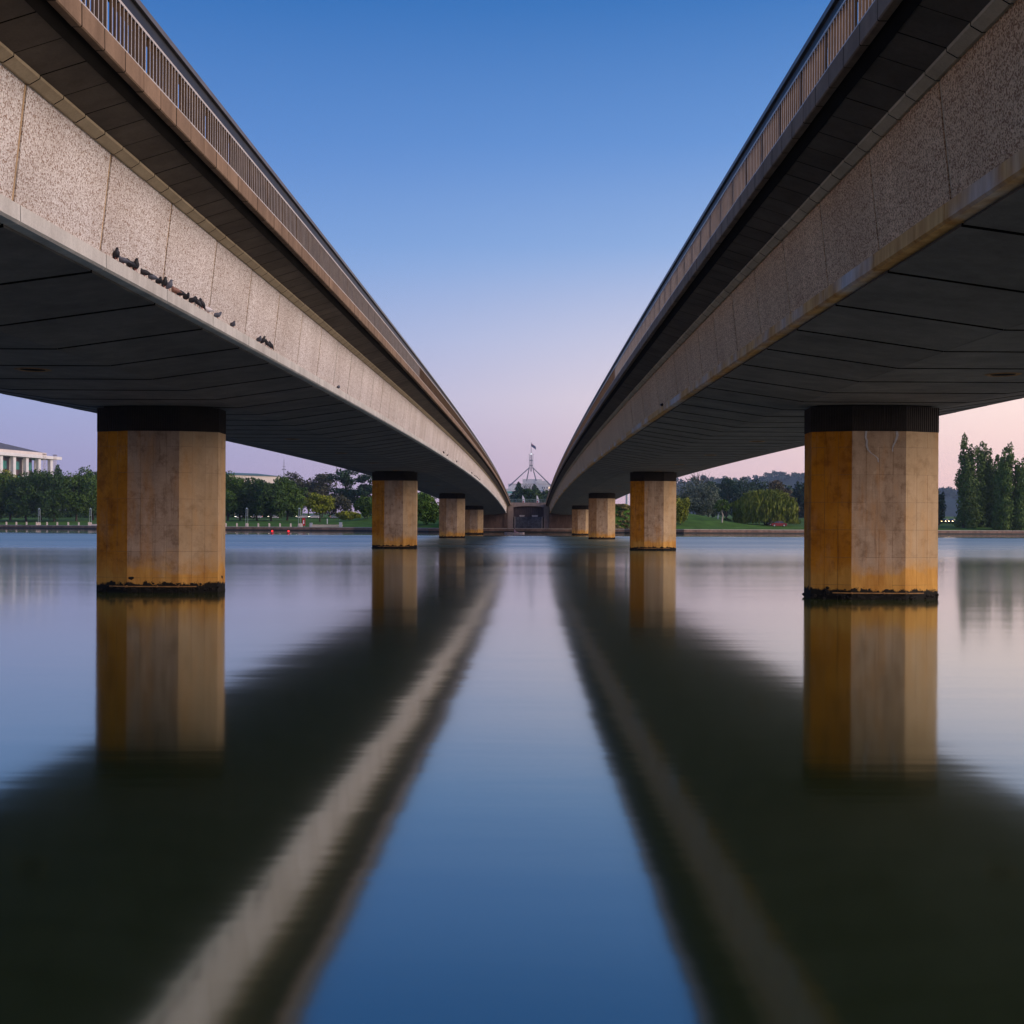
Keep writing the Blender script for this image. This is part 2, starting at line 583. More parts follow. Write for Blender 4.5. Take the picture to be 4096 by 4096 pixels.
def shore_y(x):
    for (x0, y0), (x1, y1) in zip(SHORE, SHORE[1:]):
        if x <= x1:
            return y0 + (y1 - y0) * (x - x0) / (x1 - x0)
    return SHORE[-1][1]


def ground_z(x, y):
    t = y - shore_y(x) - 3.5
    if t <= 0:
        return 1.0
    z = 1.0 + 1.3 * (1 - math.exp(-t / 30)) + .014 * min(t, 500) + .004 * max(0, t - 500)
    z += 3.4 * math.exp(-((x - 40) / 14) ** 2 - ((y - 312) / 17) ** 2) * min(1, t / 12)
    z += 2.6 * math.exp(-((x + 38) / 16) ** 2 - ((y - 345) / 22) ** 2) * min(1, t / 12)
    # causeway carrying the avenue behind the abutment
    e = math.exp(-(max(0, abs(x) - (24 if x > 0 else 18.5)) / (7 if x > 0 else 5)) ** 2) * min(1, max(0, y - 289) / 4)
    z = max(z, e * (7.0 + .006 * max(0, y - 289)))
    return z


MB().add([(-900, -260, 0), (900, -260, 0), (900, 640, 0), (-900, 640, 0)], [(0, 1, 2, 3)]).build("water", "water")
kind(bpy.data.objects["water"], "structure")

xs = sorted(set([-3300, -2400, -1500, -900, -640, -480] + list(range(-400, -60, 10)) + list(range(-60, 80, 3)) + list(range(80, 400, 10)) + [480, 640, 900, 1500, 2400, 3300]))
ts = [0, .6, 3.4, 3.6, 6, 9, 12, 16, 20, 25, 30, 36, 43, 52, 64, 80, 100, 130, 170, 230, 320, 500, 900, 1500, 2100, 2580]
gv, gf = [], []
for x in xs:
    for t in ts:
        y = shore_y(max(-900, min(900, x))) + t
        gv.append((x, y, ground_z(x, y)))
nt_ = len(ts)
for i in range(len(xs) - 1):
    for j in range(nt_ - 1):
        a = i * nt_ + j
        gf.append((a, a + nt_, a + nt_ + 1, a + 1))
g = MB().add(gv, gf).build("ground", "grass", smooth=True)
kind(g, "structure")
# pale waterside path, laid as a sheet over the lawn edge
pv, pf = [], []
for i, x in enumerate(np.arange(-420, 420, 6.0)):
    y = shore_y(x)
    pv += [(x, y + .55, 1.012), (x, y + 3.4, 1.012)]
    if i:
        k = 2 * i
        pf.append((k - 2, k, k + 1, k - 1))
kind(MB().add(pv, pf).build("path", "path"), "structure")

# seawall: one thing for each bank, its blocks and cap stones are parts
blk = MB().box(-1.62, 1.62, -.05, .55, .30, .86).mesh("wall_block", "stone")
foot = MB().box(-1.65, 1.65, -.16, .6, -1.0, .30).mesh("footing", "wetstone")
capm = MB().box(-1.63, 1.63, -.14, .62, .862, 1.02).mesh("cap_stone", "capstone")


def seawall(pts, label):
    th = thing("seawall", label, "seawall", (pts[0][0], pts[0][1], 0))
    for (x0, y0), (x1, y1) in zip(pts, pts[1:]):
        ln = math.hypot(x1 - x0, y1 - y0)
        n = max(1, round(ln / 3.3))
        a = math.atan2(y1 - y0, x1 - x0)
        for i in range(n):
            f_ = (i + .5) / n
            p = (x0 + (x1 - x0) * f_ - pts[0][0], y0 + (y1 - y0) * f_ - pts[0][1], R.uniform(-.015, .015))
            for nm, me in (("wall_block", blk), ("footing", foot), ("cap_stone", capm)):
                o = link(nm, me, th, p, (0, 0, a))
                o.scale = (ln / n / 3.3, 1, 1)


seawall([(-240, shore_y(-240)), (-157, 349), (-86, 313), (-48, 307)], "low brown stone seawall with pale cap below the tree lined left bank")
seawall([(-48, 307), (-26, 288), (24, 286), (38, 279)], "low stone seawall with pale cap in front of the bridge abutment")
seawall([(38, 279), (110, 297), (210, shore_y(210))], "low brown stone seawall below the willow lawn on the right bank")

# ------------------------------------------------------------------ the two bridges
KC, DC = .97e-4, 134.5
DELTA = 2.743
Y0, Y1 = -22.0, 288.6


def camber(y):
    return -KC * (y - DC) ** 2


def slope(y):
    return math.atan(-2 * KC * (y - DC))


def strip(prof, sgn, y0=Y0, y1=Y1, n=120):
    """a section carried along the camber as one mesh"""
    mb = MB()
    k = len(prof)
    for i in range(n + 1):
        y = y0 + (y1 - y0) * i / n
        c = camber(y)
        mb.v += [(sgn * s, y, z + c) for s, z in prof]
    for i in range(n):
        for j in range(k):
            mb.f.append((i * k + j, i * k + (j + 1) % k, (i + 1) * k + (j + 1) % k, (i + 1) * k + j))
    mb.f += [tuple(range(k)), tuple(range(n * k, n * k + k))]
    mb.m = [0] * len(mb.f)
    return mb


def bridge(cx, sgn, phase, label, webm="web", trimm="trim"):
    th = thing("road_bridge", label, "bridge", (cx, 0, 0), 0, "twin road bridges")
    def ms(prof):
        return [(sgn * s, z) for s, z in prof]
    core = [(-2.3, 6.86), (2.3, 6.86), (5.12, 7.28), (5.16, 7.40), (5.32, 8.90), (5.52, 9.02), (6.13, 9.215), (6.185, 9.152), (6.255, 9.255), (6.30, 9.33),  # outermost lip paints the groove's shade under the edge beam in near-black
            (6.30, 9.53), (-6.35, 9.53), (-6.35, 9.28), (-6.2, 9.17), (-5.62, 8.97), (-5.45, 8.87), (-5.28, 7.42), (-5.12, 7.28)]
    strip(core, sgn).build("girder", "core", th)
    # outer side of the box, seen only from beyond the bridge
    strip([(-5.29, 7.43), (-5.46, 8.86), (-5.50, 8.86), (-5.33, 7.43)], sgn).build("outer_web", "web", th)
    strip([(-6.36, 9.27), (-6.42, 9.27), (-6.42, 9.56), (-6.36, 9.56)], sgn).build("outer_edge_beam", "beam", th)
    strip([(-6.2, 9.56), (-6.3, 9.56), (-6.3, 10.5), (-6.2, 10.5)], sgn).build("outer_parapet", "rail", th)
    strip([(-5.0, 9.535), (5.6, 9.535), (5.6, 9.56), (-5.0, 9.56)], sgn).build("carriageway", "road", th)
    lens = DELTA - .065
    h = lens / 2
    me_flat = MB().prism(ms([(-2.345, 6.77), (2.345, 6.77), (2.345, 6.9), (-2.345, 6.9)]), -h, h, 0, 1).mesh("soffit_slab", ["soffit", "core"])
    me_in = MB().prism(ms([(2.355, 6.772), (5.17, 7.17), (5.15, 7.31), (2.355, 6.9)]), -h, h, 0, 1).mesh("haunch_slab", ["soffit", "core"])
    me_out = MB().prism(ms([(-2.355, 6.772), (-5.17, 7.17), (-5.15, 7.31), (-2.355, 6.9)]), -h, h, 0, 1).mesh("haunch_slab", ["soffit", "core"])
    h = (DELTA - .022) / 2
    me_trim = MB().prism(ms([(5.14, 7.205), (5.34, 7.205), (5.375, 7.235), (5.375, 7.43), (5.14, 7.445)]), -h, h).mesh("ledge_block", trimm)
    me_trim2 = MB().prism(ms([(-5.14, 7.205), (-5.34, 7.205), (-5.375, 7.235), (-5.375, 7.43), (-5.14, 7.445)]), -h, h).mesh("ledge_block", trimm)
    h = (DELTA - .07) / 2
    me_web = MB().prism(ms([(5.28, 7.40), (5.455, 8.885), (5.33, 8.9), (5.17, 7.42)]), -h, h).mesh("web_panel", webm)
    me_j = MB().prism(ms([(5.272, 7.42), (5.447, 8.87), (5.36, 8.87), (5.20, 7.42)]), -.030, .012).mesh("joint_strip", "joint")
    n = int((Y1 - Y0) / DELTA)
    y = Y0 + (phase - Y0) % DELTA
    while y + DELTA < Y1 + .5:
        ym = y + DELTA / 2
        loc, rot = (0, ym, camber(ym)), (slope(ym), 0, 0)
        lap = (slope(ym) + .0042, 0, 0)              # slabs lap: each near edge hangs a little lower
        link("soffit_slab", me_flat, th, loc, lap)
        link("haunch_slab", me_in, th, loc, lap)
        link("haunch_slab", me_out, th, loc, lap)
        link("ledge_block", me_trim, th, loc, rot)
        if ym < 120:
            link("ledge_block", me_trim2, th, loc, rot)
        link("web_panel", me_web, th, (R.uniform(-.004, .004), ym, camber(ym)), rot)
        link("joint_strip", me_j, th, (0, y + .004, camber(y)), (slope(y), 0, 0))
        y += DELTA
    strip([(-5.14, 7.21), (-5.37, 7.21), (-5.37, 7.43), (-5.14, 7.44)], sgn, 120, Y1, 60).build("outer_ledge", "trim", th)
    q = DELTA / 4
    h = (q - .02) / 2
    cove_p = ms([(5.36, 8.89), (5.50, 8.875), (5.62, 8.945), (5.625, 9.01), (5.40, 9.03)])
    over_p = ms([(5.60, 8.975), (6.175, 9.157), (6.15, 9.21), (5.60, 9.06)])
    beam_p = ms([(6.29, 9.28), (6.385, 9.28), (6.40, 9.295), (6.40, 9.55), (6.29, 9.55)])
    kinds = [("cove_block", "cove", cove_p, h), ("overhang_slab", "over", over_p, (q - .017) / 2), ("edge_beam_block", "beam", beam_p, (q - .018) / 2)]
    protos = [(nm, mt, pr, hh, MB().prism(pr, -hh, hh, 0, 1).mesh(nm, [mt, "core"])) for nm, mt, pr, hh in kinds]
    rest = {nm: MB() for nm, *_ in kinds}
    cnt = 0
    y = Y0 + (phase - Y0) % q
    while y + q < Y1 + .2:
        ym = y + q / 2
        rot = (slope(ym), 0, 0)
        vis = ym > 9.0
        for nm, mt, pr, hh, me in protos:
            if vis and cnt < 300:
                link(nm, me, th, (R.uniform(-.002, .002), ym, camber(ym) + R.uniform(-.002, .002)), rot)
            else:
                c0, c1 = camber(ym - hh), camber(ym + hh)
                k = len(pr)
                vs_ = [(x, ym - hh, z + c0) for x, z in pr] + [(x, ym + hh, z + c1) for x, z in pr]
                fs_ = [tuple(range(k)), tuple(range(k, 2 * k))] + [(i, (i + 1) % k, k + (i + 1) % k, k + i) for i in range(k)]
                rest[nm].add(vs_, fs_)
        cnt += vis
        y += q
    for nm, mt, *_ in kinds:
        kind(rest[nm].build(nm, mt, th), "stuff")
    # railing
    strip([(6.30, 9.552), (6.39, 9.552), (6.39, 9.582), (6.30, 9.582)], sgn, n=240).build("bottom_rail", "bar_edge", th)
    strip([(6.335, 10.115), (6.375, 10.115), (6.375, 10.15), (6.335, 10.15)], sgn, n=240).build("baluster_rail", "bar_edge", th)
    strip([(6.20, 10.15), (6.31, 10.16), (6.31, 10.20), (6.27, 10.22), (6.25, 10.47), (6.20, 10.47)], sgn, n=240).build("handrail_channel", "rail", th)
    strip([(5.98, 10.47), (6.30, 10.47), (6.30, 10.55), (5.98, 10.55)], sgn, n=240).build("handrail_cap", "cap", th)
    me_post = MB().box(sgn * 6.16, sgn * 6.32, -.022, .022, 9.575, 10.17).mesh("railing_post", "rail")
    me_bal = MB()
    xa, xb = sgn * 6.338, sgn * 6.372
    me_bal.box(min(xa, xb), max(xa, xb), -.006, .006, 9.58, 10.12, 0)
    xa, xb = sgn * 6.372, sgn * 6.377
    me_bal.box(min(xa, xb), max(xa, xb), -.007, .007, 9.58, 10.12, 1)
    me_bal = me_bal.mesh("baluster", ["bar", "bar_edge"])
    bay = DELTA / 2
    restb = MB()
    nb, y = 0, Y0 + (phase - Y0) % bay
    while y < Y1 - bay:
        link("railing_post", me_post, th, (0, y, camber(y)), (0, 0, 0))
        for k in range(10):
            yy = y + .085 + (bay - .17) * k / 9
            c = camber(yy)
            if yy > 11.0 and nb < 300:
                link("baluster", me_bal, th, (0, yy, c))
                nb += 1
            elif yy > 5:
                xa, xb = sgn * 6.338, sgn * 6.377
                restb.box(min(xa, xb), max(xa, xb), yy - .006, yy + .006, 9.58 + c, 10.12 + c, 0)
        y += bay
    kind(restb.build("baluster", ["bar", "bar_edge"], th), "stuff")
    # drain openings in the flat soffit
    mb = MB()
    ring = [(0, 0, 6.764)]
    for rr, zz in ((.27, 6.7655), (.34, 6.75), (.40, 6.7665)):
        ring += [(rr * math.cos(2 * math.pi * k / 20), rr * math.sin(2 * math.pi * k / 20), zz) for k in range(20)]
    fs_ = [(0, 1 + k, 1 + (k + 1) % 20) for k in range(20)]
    mi = [1] * 20
    for r_ in range(2):
        for k in range(20):
            fs_.append((1 + r_ * 20 + k, 1 + r_ * 20 + (k + 1) % 20, 1 + (r_ + 1) * 20 + (k + 1) % 20, 1 + (r_ + 1) * 20 + k))
            mi.append(0)
    mb.add(ring, fs_)
    mb.m = mi
    me_d = mb.mesh("drain_opening", ["iron", "core"])
    y = 11.7
    while y < 280:
        link("drain_opening", me_d, th, (0.35, y, camber(y) - .004), (slope(y), 0, 0))
        y += DELTA * 5
    return th


CL, CR = -11.55, 10.25
bridge(CL, 1, 2.479 + .30, "left concrete road bridge with pale pebble sides and pigeons on its ledge")
bridge(CR, -1, 2.11 + .40, "right concrete road bridge with shadowed brown pebble sides", "web_shaded", "trim2")

# ------------------------------------------------------------------ piers
OCT = [(-.80, -.82), (.80, -.82), (1.9, -.42), (1.9, .42), (.80, .82), (-.80, .82), (-1.9, .42), (-1.9, -.42)]
ROWH = .817


def pier(cx, cy, label, m, panels, seed):
    rr = random.Random(seed)
    ztop = 6.77 + camber(cy)
    zs = ztop - .80
    th = thing("bridge_pier", label, "pier", (cx, cy, 0), 0, "bridge piers standing in the lake")
    sc_ = .990 if panels else 1.0
    shaft = MB().column([(x * sc_, y * sc_) for x, y in OCT], -1.2, zs).build("shaft", "pierjoint" if panels else m, th)
    if panels:
        cols = {7: 2, 0: 3, 1: 3, 2: 3, 6: 3}      # facet index -> columns
        cols = {0: 4, 1: 3, 2: 2, 3: 3, 4: 4, 5: 3, 6: 2, 7: 3}
        for fi, nc in cols.items():
            (xa, ya), (xb, yb) = OCT[fi], OCT[(fi + 1) % 8]
            w = math.hypot(xb - xa, yb - ya)
            a = math.atan2(yb - ya, xb - xa)
            cuts = [0] + [(k + rr.uniform(-.08, .08)) / nc for k in range(1, nc)] + [1]
            zt, first = zs, True
            while zt > -.2:
                hgt = ROWH * (.58 if first else 1)
                first = False
                for c0, c1 in zip(cuts, cuts[1:]):
                    g_ = (.0045 if fi in (0, 7, 6) else .0030) if rr.random() < .55 else .0006
                    ww = (c1 - c0) * w - 2 * g_ * (1 if 0 < c0 or c1 < 1 else 0)
                    x0 = c0 * w + (g_ if c0 > 0 else 0)
                    x1 = c1 * w - (g_ if c1 < 1 else 0)
                    p = MB().box(x0, x1, 0, .02, zt - hgt + g_, zt - g_)
                    pr = rr.uniform(0, .0035)
                    p.build("cast_panel", m, shaft, loc=(xa + math.sin(a) * pr, ya - math.cos(a) * pr, 0), rot=(0, 0, a))
                zt -= hgt
    # ribbed rubber curtain round the bearings
    prof = []
    for (xa, ya), (xb, yb) in zip(OCT, OCT[1:] + OCT[:1]):
        w = math.hypot(xb - xa, yb - ya)
        n = max(4, int(w / .07))
        nx, ny = (yb - ya) / w, -(xb - xa) / w
        for k in range(n):
            for fr, off in ((0.0, .015), (.5, .015), (.5, -.012), (1.0, -.012)):
                f_ = (k + fr) / n
                prof.append((xa + (xb - xa) * f_ + nx * off, ya + (yb - ya) * f_ + ny * off))
    MB().column(prof, zs, ztop - .06).build("bearing_curtain", "skirt", th)
    MB().column([(x * .9, y * .9) for x, y in OCT], ztop - .07, ztop + .10).build("bearing_block", "skirt", th)
    # crust of growth at the waterline
    mb = MB()
    per = [(OCT[i], OCT[(i + 1) % 8]) for i in range(8)]
    for k in range(150):
        (xa, ya), (xb, yb) = rr.choice(per)
        f_ = rr.random()
        s_ = rr.uniform(.02, .055)
        w_ = math.hypot(xb - xa, yb - ya)
        ax, ay = abs(xb - xa) / w_, abs(yb - ya) / w_
        zc_ = rr.uniform(.02, .12) + (abs(rr.gauss(0, .13)) if math.sin(f_ * 9 + xa * 5) > .1 else 0)
        mb.blob((xa + (xb - xa) * f_, ya + (yb - ya) * f_, zc_), (s_ * (.35 + 1.3 * ax), s_ * (.35 + 1.3 * ay), s_), 6, 4, jit=.6)
    mb.build("waterline_crust", "algae", th)
    # mooring pipe
    mb = MB().tube([(-1.35, -.80, .20), (-.85, -.93, .20), (.85, -.93, .20), (1.35, -.80, .20)], .018, 6)
    for x in (-.8, 0.15, .8):
        mb.tube([(x, -.80, .20), (x, -.94, .20)], .03, 6)
    mb.build("mooring_pipe", "iron", th)
    return th


yl, yr = 35.7, 34.1
order = ["nearest", "second", "third", "farthest"]
for i, (ofl, ofr) in enumerate(((0, 0), (61.3, 60.6), (132.0, 128.5), (197.0, 193.5))):
    pier(CL - .15, yl + ofl, "%s orange stained concrete pier under the left bridge" % order[i].capitalize(), "pier" if i < 2 else "pier2", i < 2, 10 + i)
    t_ = pier(CR + .05, yr + ofr, "%s orange stained concrete pier under the right bridge" % order[i].capitalize(), "pier" if i < 2 else "pier2", i < 2, 20 + i)
    if i == 0:
        zs = 6.77 + camber(yr) - .80
        for path in ([(-.38, 0), (-.40, -.18), (-.36, -.30), (-.37, -.42), (-.33, -.55), (-.24, -.65), (-.13, -.72), (-.04, -.80), (-.02, -.92)],
                     [(.52, 0), (.54, -.12), (.50, -.25), (.47, -.33), (.42, -.42), (.40, -.50), (.395, -.60)]):
            vs_, fs_ = [], []
            for k, (x, z) in enumerate(path):
                w = .035 * (1 - .6 * k / len(path)) * R.uniform(.7, 1.2)
                vs_ += [(x - w, -.8285, zs + z), (x + w, -.8285, zs + z), (x - w, -.824, zs + z), (x + w, -.824, zs + z)]
                if k:
                    b_ = 4 * k
                    fs_ += [(b_ - 4, b_ - 3, b_ + 1, b_)]
            MB().add(vs_, fs_).build("lime_streak", "lime", t_)

# ------------------------------------------------------------------ abutment at the far end
ab = thing("bridge_abutment", "Brown concrete abutment with ribbed recess and dark rubble panel between the bridges", "abutment", (0, 289, 0))
a_ = MB()
a_.box(-5.9, -4.42, 0, 3, .5, 7.3)
a_.box(3.42, 4.7, 0, 3, .5, 7.3)
a_.add([(-5.9, -.02, 7.62), (4.7, -.02, 7.62), (4.7, -.02, 6.45), (3.42, -.02, 6.45), (1.2, -.02, 6.72), (-2.0, -.02, 6.72), (-4.42, -.02, 6.45), (-5.9, -.02, 6.45),
        (-5.9, 3, 7.62), (4.7, 3, 7.62), (4.7, 3, 6.45), (3.42, 3, 6.45), (1.2, 3, 6.72), (-2.0, 3, 6.72), (-4.42, 3, 6.45), (-5.9, 3, 6.45)],
       [tuple(range(8)), tuple(range(8, 16))] + [(i, (i + 1) % 8, 8 + (i + 1) % 8, 8 + i) for i in range(8)])
a_.build("centre_wall", "abut", ab)
for k in range(16):
    x0 = -4.42 + k * .49
    MB().box(x0 + .02, x0 + .47, .9, 1.1, 3.9, 6.8).build("ribbed_panel", "ribs", ab)
MB().box(-4.4, 3.4, 1.1, 1.4, .5, 6.9).build("recess_back", "core", ab)
MB().box(-4.2, 3.2, .2, .9, .5, 3.95).build("rubble_backing", "core", ab)
rr = random.Random(5)
stones = MB()
z = .9
while z < 3.95:
    hz = rr.uniform(.16, .30)
    x = -3.95
    while x < 2.95:
        wx = rr.uniform(.25, .55)
        stones.box(x + .012, min(2.95, x + wx) - .012, .10 - rr.uniform(0, .10), .3, z + .012, min(3.95, z + hz) - .012)
        x += wx
    z += hz
kind(stones.build("rubble_stone", "rubble", ab), "stuff")
for x in (-4.02, 2.98):
    MB().box(x - .07, x + .07, -.06, .3, .9, 4.02).build("panel_frame", "pale", ab)
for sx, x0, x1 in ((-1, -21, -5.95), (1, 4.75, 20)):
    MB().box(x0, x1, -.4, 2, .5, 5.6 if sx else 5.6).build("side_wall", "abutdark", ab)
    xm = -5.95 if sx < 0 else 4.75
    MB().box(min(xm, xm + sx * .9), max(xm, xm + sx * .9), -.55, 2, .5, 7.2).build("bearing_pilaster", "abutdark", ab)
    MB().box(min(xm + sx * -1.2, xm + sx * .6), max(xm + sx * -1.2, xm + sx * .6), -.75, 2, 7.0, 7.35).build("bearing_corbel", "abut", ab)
for x0, x1, nm in ((-2.87, -1.5, "left"), (.33, 1.9, "right")):
    pl = MB().prism([(x0, 4.42), (x1, 4.42), (x1 - .08, 3.99), (x0 + .08, 3.99)], 289.1, 289.8).build("planter_box", "pale")
    tag(pl, "pale concrete planter box on the rubble panel, %s one of two" % nm, "planter", "planter boxes on the abutment")
rl = thing("guard_railing", "Thin grey railing along the top of the abutment between the bridges", "railing", (0, 289.2, 7.62))
MB().tube([(-5.3, 0, .86), (4.3, 0, .86)], .035, 5).build("top_rail", "lamp_metal", rl)
MB().tube([(-5.3, 0, .12), (4.3, 0, .12)], .025, 5).build("bottom_rail", "lamp_metal", rl)
me = MB().box(-.012, .012, -.012, .012, .12, .86).mesh("baluster", "lamp_metal")
for k in range(65):
    link("baluster", me, rl, (-5.25 + k * .149, 0, 0))
me = MB().box(-.03, .03, -.03, .03, 0, .88).mesh("railing_post", "lamp_metal")
for k in range(7):
    link("railing_post", me, rl, (-5.3 + k * 1.6, 0, 0))
for px, nm in ((2089, "left"), (2146, "right")):
    b = P(px, 2010, 289.8)
    fl = thing("feather_banner", "white feather banner with red mark behind the abutment railing, %s of the pair" % nm, "banner", (b.x, 289.8, 7.1), 0, "feather banners above the abutment")
    MB().tube([(0, 0, 0), (0, 0, 1.9), (.05, 0, 2.35), (.12, 0, 2.5)], .02, 5).build("pole", "lamp_metal", fl)
    pr = [(.03, .45), (.72, .45), (.74, .9), (.60, 1.5), (.36, 2.05), (.10, 2.45), (.03, 2.3)]
    MB().prism(pr, -.012, .012).build("banner_cloth", "flagwhite", fl)
    MB().prism([(.12, .55), (.40, .55), (.40, 1.0), (.12, 1.0)], -.02, .02).build("red_mark", "flagred", fl)
    MB().prism([(.20, 1.25), (.46, 1.25), (.40, 1.5), (.20, 1.6)], -.02, .02).build("grey_mark", "lamp_metal", fl)

# ------------------------------------------------------------------ trees
def leafcloud(clumps, n, size, rng, shell=.55, aspect=1.0, up=0.0, squash=1.0):
    c = np.array(clumps, float)                      # cx cy cz rx ry rz
    w = c[:, 3] * c[:, 5]
    idx = rng.choice(len(c), n, p=w / w.sum())
    d = rng.normal(size=(n, 3))
    d /= np.linalg.norm(d, axis=1)[:, None]
    rad = shell + (1 - shell) * rng.random(n) ** .7
    rad *= 1 + .15 * rng.normal(size=n).clip(-1, 1.5)
    pos = c[idx, :3] + d * c[idx, 3:6] * rad[:, None]
    nr = d * .7 + rng.normal(size=(n, 3)) * .6
    nr /= np.linalg.norm(nr, axis=1)[:, None]
    ref = rng.normal(size=(n, 3))
    if up:
        ref = ref * (1 - up) + np.array([0, 0, 1.0]) * up * 2
    a = np.cross(nr, ref)
    a /= np.linalg.norm(a, axis=1)[:, None] + 1e-9
    b = np.cross(a, nr)
    s = size * (.6 + .8 * rng.random(n))[:, None]
    a, b = a * s * .5, b * s * .5 * aspect
    return np.stack([pos - a - b * .6, pos + a * .35 - b, pos + a + b * .6, pos - a * .35 + b], 1)


def trunk_mesh(mb, h, r0, targets, rng, lean=0.0, base_r=1.35):
    pts = [(0, 0, -.3), (0, 0, .15)]
    rad = [r0 * base_r, r0 * 1.1]
    for k in range(1, 6):
        f_ = k / 5
        pts.append((lean * f_ + rng.normal() * r0 * .4, rng.normal() * r0 * .4, h * f_))
        rad.append(r0 * (1 - .45 * f_))
    mb.tube(pts, rad, 7)
    for tx, ty, tz, st, rr_ in targets:
        s0 = Vector((lean * st, 0, h * st))
        e = Vector((tx, ty, tz))
        mid = s0.lerp(e, .5) + Vector((rng.normal() * .3, rng.normal() * .3, .10 * (e - s0).length))
        mb.tube([s0, s0.lerp(mid, .5) + Vector((0, 0, .1)), mid, e], [rr_, rr_ * .8, rr_ * .55, rr_ * .25], 5)
    return mb


tree_no = [0]


